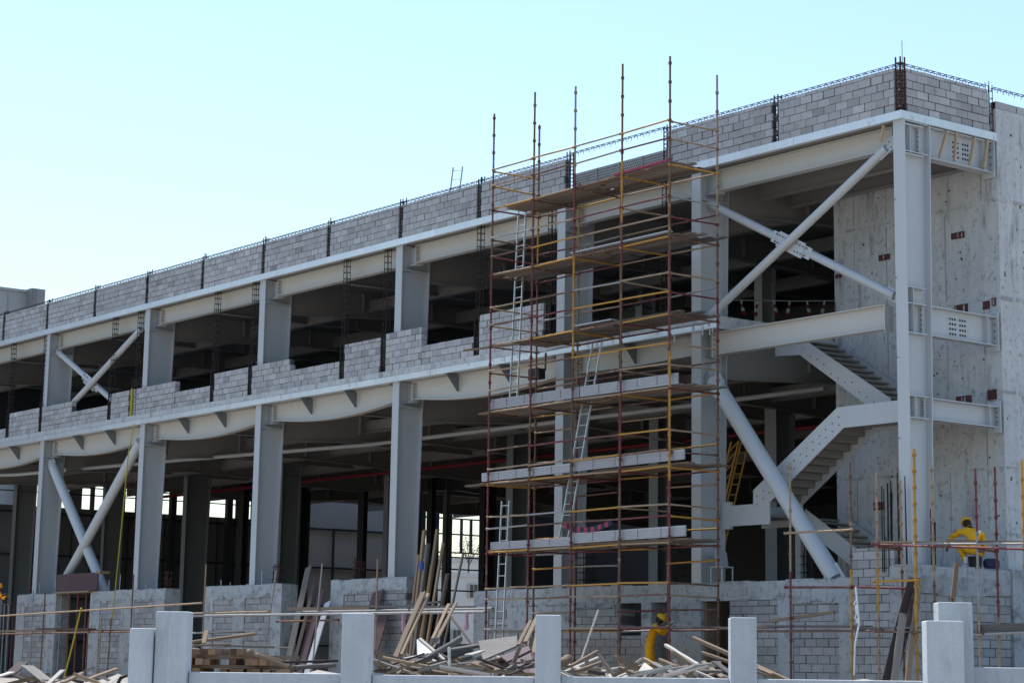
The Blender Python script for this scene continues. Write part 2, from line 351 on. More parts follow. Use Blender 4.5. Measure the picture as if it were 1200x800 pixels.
b = MB(); b.tube((-60, 12.0, 9.42), (-6.0, 12.0, 9.32), 0.07, 8); b.build('sprinkler_pipe', 'red_pipe', bld)
b = MB(); b.tube((-58, 19.5, 9.88), (-58, 25, 9.88), 0.09, 8); b.build('sprinkler_pipe', 'red_pipe', bld)

# inner columns; both ground-floor steel colours are darkened for interior shade
for (x, y, w, d, mt) in ((-61.23, 6.0, 0.35, 1.0, 'shaded_inner_steel'), (-60.04, 10, 0.28, 1.0, 'shaded_inner_steel'), (-52.15, 10, 0.35, 1.2, 'shaded_inner_steel'), (-53.98, 14, 0.5, 0.3, 'dark_steel'), (-44.01, 10, 0.3, 0.9, 'shaded_inner_steel'), (-52.13, 16, 0.4, 0.5, 'dark_steel'), (-49.88, 18, 0.5, 0.2, 'dark_steel'), (-48.4, 20, 0.3, 0.3, 'shaded_inner_steel'), (-45.85, 19, 0.4, 0.2, 'dark_steel'), (-46.09, 20, 0.3, 0.15, 'shaded_inner_steel'), (-43.19, 20, 0.4, 0.6, 'dark_steel'), (-28.76, 10.5, 0.4, 0.8, 'shaded_inner_steel'), (-19.47, 9.4, 0.45, 0.5, 'shaded_inner_steel'), (-13.1, 8.6, 0.5, 0.8, 'shaded_inner_steel'), (-40.51, 13, 0.35, 0.5, 'shaded_inner_steel')):
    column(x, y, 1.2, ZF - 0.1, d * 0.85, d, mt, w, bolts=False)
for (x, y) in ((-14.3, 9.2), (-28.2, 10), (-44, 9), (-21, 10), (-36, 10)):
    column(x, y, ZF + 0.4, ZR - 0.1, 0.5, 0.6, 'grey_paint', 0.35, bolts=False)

# end wall far inside, seen through the frame; back wall
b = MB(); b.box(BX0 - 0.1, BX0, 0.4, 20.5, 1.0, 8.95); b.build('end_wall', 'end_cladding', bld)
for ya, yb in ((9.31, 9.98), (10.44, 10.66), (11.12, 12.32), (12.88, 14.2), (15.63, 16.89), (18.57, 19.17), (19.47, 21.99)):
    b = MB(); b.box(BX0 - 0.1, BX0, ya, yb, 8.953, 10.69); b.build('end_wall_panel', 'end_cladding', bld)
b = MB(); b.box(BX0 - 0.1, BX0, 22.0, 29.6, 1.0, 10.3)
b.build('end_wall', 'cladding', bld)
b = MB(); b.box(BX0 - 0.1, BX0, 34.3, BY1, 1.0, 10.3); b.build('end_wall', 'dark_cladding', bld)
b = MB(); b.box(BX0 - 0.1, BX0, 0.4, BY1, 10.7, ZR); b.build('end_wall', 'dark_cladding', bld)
b = MB()
for y in range(0, 32, 1):
    if y < 20: b.box(BX0 + 0.003, BX0 + 0.05, y + 0.5, y + 0.53, 1.1, 8.9, tone=0.8)
for z in (2.6, 4.6, 6.6, 8.6): b.box(BX0 + 0.06, BX0 + 0.2, 0.5, 29.5, z, z + 0.09)
for z in (5.7, 6.85, 7.5, 7.75, 8.75, 9.6, 10.05): b.box(BX0, BX0 + 0.10, 29.6, 34.3, z, z + 0.075)
for y, za, zb, w in ((30.6, 1.1, 10.3, .5), (31.6, 1.1, 10.3, .38), (32.6, 7.75, 9.6, .1), (33.25, 7.75, 9.6, .1), (30.0, 1.1, 10.3, .2)): b.box(BX0 + 0.145, BX0 + 0.3, y, y + w, za, zb)
for z in (9.6, 9.95): b.box(BX0, BX0 + 0.1, 0.5, 20, z, z + 0.05)
for y in (1, 4.6, 8, 11.2, 14.6, 17.8, 21.2): b.box(BX0 + 0.21, BX0 + 0.5, y, y + 0.3, 1.1, 10.3)
b.build('girt', 'dark_steel', bld)
b = MB(); b.box(BX0 + 0.20, BX0 + 0.26, 24.3, 24.42, 5.9, 8.7); b.box(BX0 + 0.20, BX0 + 0.26, 26.1, 26.22, 5.9, 8.7); b.box(BX0 + 0.20, BX0 + 0.26, 24.42, 26.1, 8.6, 8.7); b.box(BX0 + 0.20, BX0 + 0.26, 24.42, 26.1, 5.9, 6.0)
b.build('window_frame', 'dark_steel', bld)
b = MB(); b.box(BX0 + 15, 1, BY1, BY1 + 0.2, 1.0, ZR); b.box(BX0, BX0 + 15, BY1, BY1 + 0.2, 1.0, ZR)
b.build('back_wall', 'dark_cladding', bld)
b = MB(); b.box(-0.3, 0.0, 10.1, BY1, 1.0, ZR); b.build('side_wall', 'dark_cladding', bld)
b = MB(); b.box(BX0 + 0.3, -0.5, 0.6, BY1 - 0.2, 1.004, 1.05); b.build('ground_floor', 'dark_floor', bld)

# ---- block walls: every block a jittered box in front of a mortar core
def block_wall(name, parent, along, a0, a1, z0, steps, c0, th, seed, label=None, ch=0.2, bl=0.4, tone0=1.0, mats=('block', 'mortar'), inset=0.04):
    """along 'x': wall face looks to -Y at y=c0; along 'y': wall face looks to +X at x=c0. steps: list of (from, to, courses)"""
    rg = random.Random(seed); b = MB()
    def bx(p, q, za, zb, inset, mi, t):
        if along == 'x': b.box(p, q, c0 + inset, c0 + th - inset, za, zb, mi, t)
        else: b.box(c0 - th + inset, c0 - inset, p, q, za, zb, mi, t)
    for (sa, sb, nc) in steps:
        frac = nc - int(nc); rows = int(nc) + (1 if frac > 0.05 else 0)
        bx(sa + 0.02, sb - 0.02, z0, z0 + nc * ch - 0.02, inset, 1, 1.0)
        for k in range(rows):
            h = ch if k < int(nc) else ch * frac
            za = z0 + k * ch + 0.007; zb = z0 + k * ch + h - 0.007 - rg.choice((0, 0, 0.004, 0.008)); off = (bl / 2 if k % 2 else 0) + rg.uniform(-0.03, 0.03)
            n = math.floor((sa - a0 - off) / bl); x = a0 + off + n * bl
            while x < sb - 0.02:
                p = max(x, sa) + rg.choice((0.006, 0.008, 0.008, 0.012, 0.02, 0.035)); q = min(x + bl, sb) - rg.choice((0.006, 0.008, 0.01))
                if q - p > 0.05:
                    t = tone0 * rg.gauss(1.0, 0.095) * (0.78 if rg.random() < 0.04 else 1)
                    j = rg.uniform(-0.004, 0.005); jz = rg.uniform(-0.003, 0.003)
                    if along == 'x': b.box(p, q, c0 + j, c0 + th + j, za + jz, zb + jz, 0, t)
                    else: b.box(c0 - th - j, c0 - j, p, q, za + jz, zb + jz, 0, t)
                x += bl
    o = b.build(name, list(mats), parent)
    if label: o['label'] = label
    return o

def rebar_ladder(x, y, z0, z1, w=0.16, dirx=(1, 0, 0), n=None, r=0.011, mat='rebar', name='rebar_cage', step=0.2):
    d = Vector(dirx); e = Vector((-d.y, d.x, 0)); b = MB(); c = Vector((x, y, 0))
    for i in (-1, 1):
        for j in (-1, 1): b.tube(c + d * (i * w / 2) + e * (j * w / 2) + Vector((0, 0, z0)), c + d * (i * w / 2) + e * (j * w / 2) + Vector((0, 0, z1 + rr(0, 0.12))), r, 5)
    z = z0 + 0.1
    while z < z1:
        k = w / 2 + 0.012; zz = Vector((0, 0, z)); P = [c + d * (i * k) + e * (j * k) + zz for i, j in ((-1, -1), (1, -1), (1, 1), (-1, 1))]
        for q in range(4): b.tube(P[q], P[(q + 1) % 4], 0.009, 4)
        z += step
    return b.build(name, mat, bld)
def rebar_truss(p, q, name='rebar_cage', mat='rebar'):
    p = Vector(p); q = Vector(q); d = (q - p); L = d.length; d.normalize(); e = Vector((-d.y, d.x, 0)) * 0.055; up = Vector((0, 0, 0.085)); b = MB()
    for s in (-1, 1): b.tube(p + e * s + up, q + e * s + up, 0.010, 5)
    t = 0.05
    while t < L:
        c = p + d * t; b.path([c - e, c - e + up, c + e + up, c + e], 0.010, 4); t += rr(0.2, 0.26)
    return b.build(name, mat, bld)

PX = [-58.7, -54.6, -50.4, -46.27, -42.06, -37.81, -33.63, -29.43, -25.29, -21.10, -16.97, -12.73, -8.55, -4.29, 0.0]
PZ = ZR + 0.20
for i in range(len(PX) - 1):
    xa, xb = PX[i] + (0.11 if i else 0), PX[i + 1] - (0.11 if i < len(PX) - 2 else 0.22)
    if i == 11:                                  # the gap behind the scaffold
        rebar_truss((PX[i], 0.12, PZ + 1.16), (PX[i + 1], 0.12, PZ + 1.16)); continue
    block_wall('parapet_wall', bld, 'x', xa, xb, PZ, [(xa, xb, 5.5)], 0.02, 0.2, 100 + i, tone0=rr(0.95, 1.04))
    rebar_truss((PX[i] + 0.02, 0.12, PZ + 1.11), (PX[i + 1] - 0.02, 0.12, PZ + 1.11))
for i, x in enumerate(PX[1:-1]): rebar_ladder(x, 0.12, PZ, PZ + 1.22, w=0.13, r=0.019, step=0.11)
rebar_ladder(-0.10, 0.11, PZ, PZ + 1.25, w=0.15, mat='rusty_rebar', r=0.022, step=0.1)
b = MB(); b.tube((-0.02, 0.1, PZ), (-0.02, 0.1, PZ + 1.75), 0.008, 5); b.build('rebar_cage', 'rebar', bld)
block_wall('parapet_wall', bld, 'y', 0.22, 3.26, PZ, [(0.22, 3.26, 5.5)], -0.02, 0.2, 130)
rebar_truss((-0.12, 0.06, PZ + 1.12), (-0.12, 3.3, PZ + 1.12)); rebar_ladder(-0.12, 3.37, PZ, PZ + 1.22, w=0.12, mat='rusty_rebar')
rebar_truss((-0.12, 3.5, PZ + 1.12), (-0.12, 8.5, PZ + 1.12))

# infill walls of the upper storey, stepped where the window sills come
IZ = ZF + 0.372
INF = [(-49.3, -46.5, [(-49.3, -46.5, 5)]), (-50.9, -49.6, [(-50.9, -49.6, 2)]),
       (-46.25, -40.55, [(-46.25, -43.6, 5), (-43.6, -40.55, 2.9)]),
       (-40.28, -38.85, [(-40.28, -38.85, 5)]), (-38.70, -32.75, [(-38.70, -35.3, 5), (-35.3, -32.75, 3)]),
       (-32.48, -30.15, [(-32.48, -30.15, 5)]), (-29.9, -24.4, [(-29.9, -27.4, 5), (-27.4, -24.4, 3)]),
       (-24.12, -22.05, [(-24.12, -22.05, 5.6)]), (-21.75, -17.1, [(-21.75, -19.8, 6), (-19.8, -17.1, 3)]),
       (-16.83, -13.75, [(-16.83, -13.75, 6)])]
for i, (xa, xb, st) in enumerate(INF): block_wall('infill_wall', bld, 'x', xa, xb, IZ, st, 0.025, 0.2, 200 + i, tone0=0.97 if xb < -17.2 else 1.05)
for x in (-49.47, -46.38, -40.42, -38.38, -32.62, -30.03, -24.26, -21.9, -16.97, -13.54, -8.6):
    rebar_ladder(x, 0.13, IZ, ZR, w=0.15, r=0.012)
    rebar_ladder(x, 0.13, IZ, IZ + 1.15, w=0.19, r=0.02)

# ---- bracing
def brace(p, q, r, name='brace', gusset=True):
    b = MB(); b.tube(p, q, r, 14); o = b.build(name, 'grey_paint', bld)
    if gusset:
        p = Vector(p); q = Vector(q); d = (q - p).normalized(); g = MB()
        for c, s in ((p, 1), (q, -1)):
            g.obox(c - d * s * 0.35, c + d * s * 0.30, 0.03, r * 2.6, up=Vector((0, 1, 0)).cross(d))
            for k in range(4):
                for e in (-1, 1):
                    w = c + d * s * (0.24 - 0.13 * k) + Vector((0, 1, 0)).cross(d) * (e * r * 0.7); g.tube(w + Vector((0, -0.03, 0)), w + Vector((0, 0.03, 0)), 0.02, 6, tone=0.4)
            g.build('gusset_plate', 'grey_paint', o); g = MB()
    return o
def hub(c, d1, name='brace_hub'):
    b = MB(); c = Vector(c); d = Vector(d1).normalized(); n = Vector((0, 1, 0)).cross(d)
    b.obox(c - d * 0.75, c + d * 0.75, 0.03, 0.30, up=n); b.obox(c - d * 0.5 + Vector((0, -0.03, 0)), c + d * 0.5 + Vector((0, -0.03, 0)), 0.028, 0.40, up=n)
    for s in (-1, 1):
        for k in range(4):
            for e in (-1, 1):
                w = c + d * s * (0.22 + 0.12 * k) + n * (e * 0.10); b.tube(w + Vector((0, -0.075, 0)), w, 0.022, 6, tone=0.35)
    b.build(name, 'grey_paint', bld)
brace((-7.35, 0.5, 13.82), (-0.75, 0.5, 10.47), 0.11); brace((-6.9, 0.26, 10.76), (-0.72, 0.26, 14.05), 0.11, gusset=True)
hub((-4.15, 0.42, 12.2), (6.6, 0, -3.35))
brace((-7.02, 0.40, 9.02), (-2.72, 0.40, 3.80), 0.215)
brace((-46.1, 0.5, 13.95), (-40.6, 0.5, 11.3), 0.115); brace((-44.1, 0.26, 11.6), (-38.55, 0.26, 14.0), 0.115)
hub((-42.9, 0.42, 12.40), (5.5, 0, -2.65))
brace((-46.2, 0.52, 9.5), (-40.7, 0.52, 4.0), 0.20); brace((-43.95, 0.40, 4.9), (-38.45, 0.40, 9.75), 0.19)

# ---- corner beams on the right face
def side_beam(z0, z1, ya, yb, name='side_beam', patch=None):
    x = -0.16; b = MB(); b.box(x - 0.01, x + 0.01, ya, yb, z0, z1)
    for z in (z0, z1 - 0.025): b.box(x - 0.15, x + 0.15, ya, yb, z, z + 0.025)
    b.box(x - 0.2, x + 0.2, yb, yb + 0.03, z0 - 0.12, z1 + 0.12)
    b.box(x + 0.01, x + 0.148, ya + 0.03, ya + 0.055, z0 + 0.025, z1 - 0.025); b.box(x + 0.01, x + 0.148, yb - 0.32, yb - 0.30, z0 + 0.025, z1 - 0.025)
    for k in range(5):
        z = z0 + 0.03 + k * (z1 - z0 - 0.06) / 4; b.tube((x + 0.10, yb - 0.03, z), (x + 0.10, yb - 0.001, z), 0.025, 6, tone=0.4)
    o = b.build(name, 'grey_paint', bld)
    if patch:
        c = MB(); yp, zp, ny, nz, dy, dz = patch
        c.box(x + 0.0102, x + 0.016, yp - 0.1, yp + (ny - 1) * dy + 0.1, zp - 0.08, zp + (nz - 1) * dz + 0.08, 0)
        for i in range(ny):
            for j in range(nz):
                if ny > 6 and i == ny // 2: continue
                c.tube((x + 0.012, yp + i * dy, zp + j * dz), (x + 0.026, yp + i * dy, zp + j * dz), 0.028, 8, 1)
        c.build('bolt_plate', ['grey_paint', 'hair_black'], o)
    return o
side_beam(13.80, ZR - 0.03, 0.98, 3.32, patch=(2.0, 14.02, 7, 4, 0.09, 0.12))
side_beam(9.47, 10.19, 0.9, 3.3, patch=(1.75, 9.62, 7, 4, 0.09, 0.12))
side_beam(7.47, 7.99, 0.9, 3.3)
for z0_, z1_, extra in ((9.49, 10.16, 10.55), (7.49, 7.97, None), (13.81, 14.5, None)):      # joint plates in the corner column's web
    b = MB()
    for z in (z0_ - 0.03, z1_ + 0.002) + ((extra,) if extra else ()): b.box(-0.15, 0.015, 0.115, 0.76, z, z + 0.028)
    top = extra or z1_
    b.box(-0.148, 0.01, 0.30, 0.32, z0_, top); b.box(-0.148, -0.05, 0.66, 0.68, z0_, z1_)
    for k in range(5):
        z = z0_ + 0.1 + k * (z1_ - z0_ - 0.2) / 4; b.tube((-0.06, 0.62, z), (-0.06, 0.655, z), 0.022, 6, tone=0.35)
    b.build('stiffener', 'grey_paint', bld)

# ---- concrete core
core = MB(); core.box(-5.62, -0.01, 3.48, 10.0, 1.0, 15.47); core_o = core.build('concrete_core', 'concrete', bld); core_o['label'] = 'tall bare concrete stair core with pour lines and rust stains'
b = MB()
for z in (4.9, 6.5, 8.35, 10.65, 13.1): 
    x = -5.6
    while x < -0.05:
        w = rr(0.25, 0.6); b.box(x, min(x + w, -0.03), 3.468, 3.479, z + rr(-0.03, 0.03), z + rr(0.035, 0.06), tone=rr(0.7, 1.1)); x += w + rr(0, 0.2)
    y = 3.5
    while y < 8:
        w = rr(0.25, 0.6); b.box(-0.011, 0.012, y, y + w, z + rr(-0.03, 0.03), z + rr(0.04, 0.09), tone=rr(0.6, 1.0)); y += w + rr(0, 0.2)
for x in (-4.9, -3.75, -2.95, -1.75, -0.55):
    for z0_, z1_ in ((4.95, 6.48), (6.6, 8.3), (8.5, 10.6), (10.8, 13.0), (13.2, 15.0)):
        if rr(0, 1) < 0.7: b.box(x, x + 0.02, 3.464, 3.479, z0_, z1_, tone=rr(0.6, 0.95))
for y in (4.6, 6.2):
    b.box(-0.009, 0.004, y, y + 0.03, 4.4, 15.4, tone=0.8)
b.build('pour_line', 'concrete', core_o)
b = MB()
for i in range(46):
    x = rr(-5.4, -0.1); z = rr(5, 14.8); s = rr(0.012, 0.032); b.tube((x, 3.468, z), (x, 3.479, z), s, 7)
for i in range(40):
    y = rr(3.6, 5.4); z = rr(5, 15.2); s = rr(0.012, 0.05); e = rr(0.6, 3.5); g = rr(-1, 1.5); b.prism([(-0.002, y, z), (-0.002, y + s, z + s * rr(0, .6)), (-0.002, y + s * (1 + g * .4), z + s * e), (-0.002, y + s * g * .4, z + s * (e + rr(.1, .8)))], (-0.008, 0, 0), tone=rr(.6, 2.2))
b.build('tie_hole', 'dark_patch', core_o)
for (x, z, w, h) in ((-5.35, 11.9, 0.22, 0.10), (-3.62, 12.15, 0.38, 0.15), (-1.10, 12.35, 0.42, 0.16), (-1.05, 10.42, 0.42, 0.24), (-0.35, 10.45, 0.2, 0.2), (-0.15, 10.5, 0.12, 0.2), (-4.3, 8.1, 0.42, 0.18), (-1.0, 8.15, 0.48, 0.22), (-0.2, 8.2, 0.28, 0.24), (-3.95, 5.7, 0.36, 0.2)):
    b = MB(); b.box(x - w, x, 3.448, 3.479, z, z + h, tone=rr(0.8, 1.3))
    for k in range(random.choice((0, 1, 2))): u = x - w + rr(0.03, w - 0.08); b.box(u, u + rr(.02, .05), 3.440, 3.449, z + rr(.02, .05), z + h - rr(.02, .06), 1, rr(.5, .9))
    b.build('embed_plate', ['rust_plate', 'concrete'], core_o)
block_wall('parapet_wall', bld, 'y', 3.5, 9.9, 15.475, [(3.5, 9.9, 1)], -0.02, 0.2, 131)

# ---- stair in the corner bay
stair = bpy.data.objects.new('staircase', None); COL.objects.link(stair); stair.parent = bld; stair.location = Vector((-3.5, 2, 5)) - bld.location
def stringer(pts, y, t=0.03, nm='stringer'):
    b = MB()
    b.prism([(x, y, z) for x, z in pts], (0, t, 0))
    lo = pts[:len(pts) // 2]; 
    for i in range(46):
        k = rr(0, 1); 
    b.build(nm, 'grey_paint', stair)
def flight(xa, za, xb, zb, y0, y1, n, d=0.48):
    u = Vector((xb - xa, 0, zb - za)).normalized(); nrm = Vector((-u.z, 0, u.x)) if u.x > 0 else Vector((u.z, 0, -u.x)); 
    return u, nrm
# lower flight: landing -> knee -> rise to half landing
def outer(y, nm='stringer'):
    top = [(-6.95, 5.80), (-6.05, 5.80), (-6.05, 6.15), (-3.05, 8.02), (-0.42, 8.02)]
    bot = [(-0.42, 7.50), (-2.85, 7.50), (-5.45, 5.82), (-5.45, 5.27), (-6.95, 5.27)]
    stringer(top + bot, y)
outer(0.86); outer(2.02)
b = MB()
for k in range(11):
    t = (k + 0.5) / 11; x = -5.75 + t * 2.75; z = 5.80 + t * 1.85
    b.box(x - 0.14, x + 0.15, 0.90, 2.01, z, z + 0.045); b.box(x + 0.145, x + 0.155, 0.90, 2.01, z + 0.047, z + 0.17, tone=0.9)
b.build('tread', 'deck_sheet', stair)
b = MB(); b.box(-2.9, -0.45, 0.90, 3.40, 7.80, 7.86); b.box(-2.9, -0.45, 1.6, 1.7, 7.55, 7.797); b.build('landing', 'deck_sheet', stair)
stringer([(-2.45, 8.30), (-5.75, 10.30), (-6.5, 10.30), (-6.5, 9.78), (-5.6, 9.72), (-2.75, 7.88), (-2.45, 7.88)], 2.12); stringer([(-2.45, 8.30), (-5.75, 10.30), (-6.5, 10.30), (-6.5, 9.78), (-5.6, 9.72), (-2.75, 7.88), (-2.45, 7.88)], 3.38)
b = MB()
for k in range(12):
    t = (k + 0.5) / 12; x = -2.65 - t * 3.0; z = 8.12 + t * 2.0
    b.box(x - 0.15, x + 0.14, 2.16, 3.37, z, z + 0.045)
b.build('tread', 'deck_sheet', stair)
b = MB(); b.box(-6.9, -5.5, 0.90, 3.40, 5.45, 5.51); b.build('landing', 'deck_sheet', stair)
stringer([(-5.45, 5.72), (-2.6, 4.0), (-2.6, 3.45), (-5.45, 5.2)], 2.12); stringer([(-5.45, 5.72), (-2.6, 4.0), (-2.6, 3.45), (-5.45, 5.2)], 3.38)
b = MB()
for k in range(9):
    t = (k + 0.5) / 9; x = -5.3 + t * 2.6; z = 5.42 - t * 1.55; b.box(x - 0.15, x + 0.14, 2.16, 3.37, z, z + 0.045)
b.build('tread', 'deck_sheet', stair)
b = MB()                                            # bolts along the visible outer stringer
for i in range(14):
    t = i / 13; 
    for s in (0.14, 0.34):
        x = -5.9 + t * 2.9; z = 6.12 - s + t * 1.8; b.tube((x, 0.845, z), (x, 0.859, z), 0.016, 6)
for i in range(12):
    t = i / 11; x = -2.75 - t * 2.7; z = 7.98 + t * 1.7 + rr(0.05, 0.25); b.tube((x, 2.105, z), (x, 2.119, z), 0.016, 6)
b.build('stringer_bolt', 'dark_patch', stair)
for bb in ((-7.2, -6.9, 0.85, 0.95, 5.2, 5.9), (-6.7, -6.5, 3.0, 3.2, 1.1, 5.44), (-4.0, -3.8, 3.1, 3.3, 1.1, 5.0)):
    b = MB(); b.box(*bb); b.build('stair_post', 'grey_paint', stair)
# wall behind the stair bay, deep inside
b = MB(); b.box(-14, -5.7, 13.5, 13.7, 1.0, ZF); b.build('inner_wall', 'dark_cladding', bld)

# ---- base walls
def framed_wall(xa, xb, z1, y0, th, seed, posts, band=0.36):
    b = MB()
    b.box(xa, xb, y0, y0 + th, z1 - band, z1)
    for p, q in posts: b.box(p, q, y0 - 0.004, y0 + th, 1.0, z1 - band - 0.003, tone=rr(0.92, 1.05))
    for k in range(int((xb - xa) * 5)):             # lumpy run-over under the band
        x = rr(xa, xb - 0.2); b.box(x, x + rr(0.1, 0.4), y0 - rr(0.004, 0.018), y0 + 0.02, z1 - band - rr(0.01, 0.10), z1 - band + 0.05, tone=rr(0.75, 1.0))
    k = xa
    while k < xb - 0.05:                             # uneven top
        w = rr(0.3, 0.9); b.box(k, min(k + w, xb), y0 + 0.02, y0 + th - 0.02, z1 - 0.01, z1 + rr(0.0, 0.04)); k += w
    o = b.build('plinth', 'render_concrete', bld)
    pr = [(xa, xa)] + sorted(posts) + [(xb, xb)]
    for (a, c), (d, e) in zip(pr[:-1], pr[1:]):
        if d - c > 0.25: block_wall('plinth_blockwork', bld, 'x', c, d, 1.0, [(c, d, (z1 - band - 0.995) / 0.2)], y0 + 0.02, th - 0.06, seed + int(abs(c) * 10), tone0=0.80, mats=('block', 'plinth_mortar'), inset=0.02)
framed_wall(-47.5, -44.0, 4.22, 0.0, 0.6, 300, [(-47.5, -46.75), (-44.75, -44.0)])
framed_wall(-41.1, -35.3, 4.24, 0.0, 0.6, 310, [(-41.1, -40.3), (-38.6, -37.6), (-36.0, -35.3)])
framed_wall(-32.45, -27.4, 4.23, 0.0, 0.6, 320, [(-32.45, -31.85), (-30.5, -29.75), (-28.05, -27.4)])
framed_wall(-24.45, -16.85 - 3.4, 4.26, 0.0, 0.6, 330, [(-24.45, -23.7)])
framed_wall(-53.5, -50.2, 4.22, 0.0, 0.6, 335, [(-53.5, -52.9), (-50.8, -50.2)])
# right base wall with three openings
def base_right():
    z1 = 3.78; b = MB(); xa, xb = -16.8, -1.75
    b.box(xa, xb, 0, 0.6, 3.34, z1)
    k = xa
    while k < xb - 0.05: w = rr(0.3, 0.9); b.box(k, min(k + w, xb), 0.02, 0.58, z1 - 0.01, z1 + rr(0.0, 0.05)); k += w
    for k in range(70):
        x = rr(xa, xb - 0.4)
        if not (-10.3 < x < -8.2 or -7.3 < x < -6.0): b.box(x, x + rr(0.1, 0.45), -rr(0.004, 0.02), 0.02, 3.34 - rr(0.02, 0.12), 3.39, tone=rr(0.75, 1.02))
    for p, q in ((-16.8, -16.1), (-9.40, -9.0), (-8.35, -7.08), (-4.3, -3.8), (-2.25, -1.75)): b.box(p, q, -0.004, 0.6, 1.0, 3.337, tone=rr(0.93, 1.05))
    b.box(-15.2, -12.2, -0.02, 0.015, 2.7, 3.30, tone=1.0)
    b.build('plinth', 'render_concrete', bld)
    block_wall('plinth_blockwork', bld, 'x', -16.1, -10.25, 1.0, [(-16.1, -10.25, 11.72)], 0.02, 0.5, 341, tone0=0.8, mats=('block', 'plinth_mortar'), inset=0.02)
    block_wall('plinth_blockwork', bld, 'x', -10.25, -9.4, 1.0, [(-10.25, -9.4, 7.5)], 0.02, 0.5, 342, tone0=0.8, mats=('block', 'plinth_mortar'), inset=0.02)
    block_wall('plinth_blockwork', bld, 'x', -6.05, -4.3, 1.0, [(-6.05, -4.3, 11.72)], 0.02, 0.5, 343, tone0=0.8, mats=('block', 'plinth_mortar'), inset=0.02)
    block_wall('plinth_blockwork', bld, 'x', -3.8, -2.25, 1.0, [(-3.8, -2.25, 11.72)], 0.02, 0.5, 344, tone0=0.8, mats=('block', 'plinth_mortar'), inset=0.02)
    block_wall('plinth_blockwork', bld, 'x', -1.75, 0.1, 1.0, [(-1.75, -0.36, 17.4), (-0.36, 0.1, 14)], -0.10, 0.5, 345, tone0=0.88, label='block pier at the building corner, taller than the wall beside it', mats=('block', 'plinth_mortar'), inset=0.02)
    f = MB(); f.box(-7.06, -6.98, 0.1, 0.5, 1.0, 3.33); f.box(-6.13, -6.06, 0.1, 0.5, 1.0, 3.33); f.build('door_frame', 'plank_wood', bld)
base_right()
b = MB(); b.box(-0.2, 0.30, -0.4, 3.2, 3.45, 4.02); b.box(-0.2, 0.33, -0.45, 0.0, 1.0, 4.0, tone=0.95); b.box(-0.2, 0.304, 1.2, 1.5, 1.0, 3.447); b.box(-0.2, 0.36, 3.203, 8.5, 1.0, 4.06); b.box(-1.5, 0.1, 0.6, 3.4, 3.7, 3.97)
k = -0.4
while k < 3.1: w = rr(0.2, 0.6); b.box(-0.1, 0.29, k, min(k + w, 3.19), 4.0, 4.02 + rr(0, 0.05)); b.box(0.29, 0.31 + rr(0, 0.015), k, min(k + w, 3.19), 3.45 - rr(0, 0.1), 3.8, tone=rr(0.8, 1)); k += w
b.build('plinth', 'render_concrete', bld)
block_wall('plinth_blockwork', bld, 'y', 0.0, 3.2, 1.0, [(0.0, 1.2, 12.2), (1.5, 3.2, 12.2)], 0.285, 0.4, 350, tone0=0.82, mats=('block', 'plinth_mortar'), inset=0.02)
# starter bars
def starters(cx, cy, z0, z1, n, sx, sy, ties=0, mat='rebar'):
    b = MB()
    for i in range(n):
        x = cx + rr(-sx, sx); y = cy + rr(-sy, sy); b.tube((x, y, z0), (x + rr(-0.03, 0.03), y + rr(-0.03, 0.03), z1 - rr(0, 0.5)), 0.014, 5)
    for k in range(ties):
        z = z0 + 0.12 + 0.2 * k; P = [(cx - sx, cy - sy, z), (cx + sx, cy - sy, z), (cx + sx, cy + sy, z), (cx - sx, cy + sy, z), (cx - sx, cy - sy, z)]; b.path([Vector(p) for p in P], 0.009, 4)
    b.build('starter_bars', mat, bld)
starters(-0.35, -0.05, 3.9, 6.2, 12, 0.35, 0.12); starters(0.10, 0.85, 3.9, 5.4, 4, 0.12, 0.25)
for x in (-45.9, -43.6 - 0.8, -40.0, -39.0, -37.1, -36.2): starters(x, 0.15, 4.1, 4.85, 1, 0.05, 0.05, mat='smooth_concrete')
for x in (-35.6, -28.2, -23.3): starters(x, 0.3, 4.1, 5.0, 8, 0.18, 0.15, 4, mat='rusty_rebar')
for x in (-31.6, -31.0, -29.0): starters(x, 0.15, 4.1, 4.75, 1, 0.05, 0.05, mat='smooth_concrete')
starters(-8.4, 0.35, 3.7, 5.0, 10, 0.25, 0.15, 6); starters(-12.2, 0.4, 3.7, 5.0, 10, 0.3, 0.15, 5); starters(-4.1, 0.9, 3.7, 4.8, 8, 0.2, 0.15, 4); starters(-46.8, 0.3, 4.1, 5.0, 8, 0.2, 0.15, 4, 'rusty_rebar')

# ================================================================== things far behind
t = thing('clad_hall', 'tall plain sheet clad hall rising behind the left end of the parapet', 'building', (-80, 5, 0))
b = MB(); b.box(-95, -75, -30, 12.2, 0, 21.45)
b.build('wall', 'hall_sheet', t)
b = MB()
for y in range(-8, 12, 1): b.box(-74.998, -74.96, y + 0.1, y + 0.16, 1, 21.3, tone=0.9)
b.build('cladding_rib', 'hall_sheet', t)
b = MB(); b.box(-77, -74.4, 12.2, 13.0, 0, 21.65, tone=0.72); b.box(-74.39, -74.36, 12.25, 12.5, 18, 21.6, tone=0.55); b.build('duct', 'hall_sheet', t)
b = MB(); b.box(-95, -74.9, -30, 12.19, 21.452, 21.6); b.build('roof', 'hall_sheet', t)

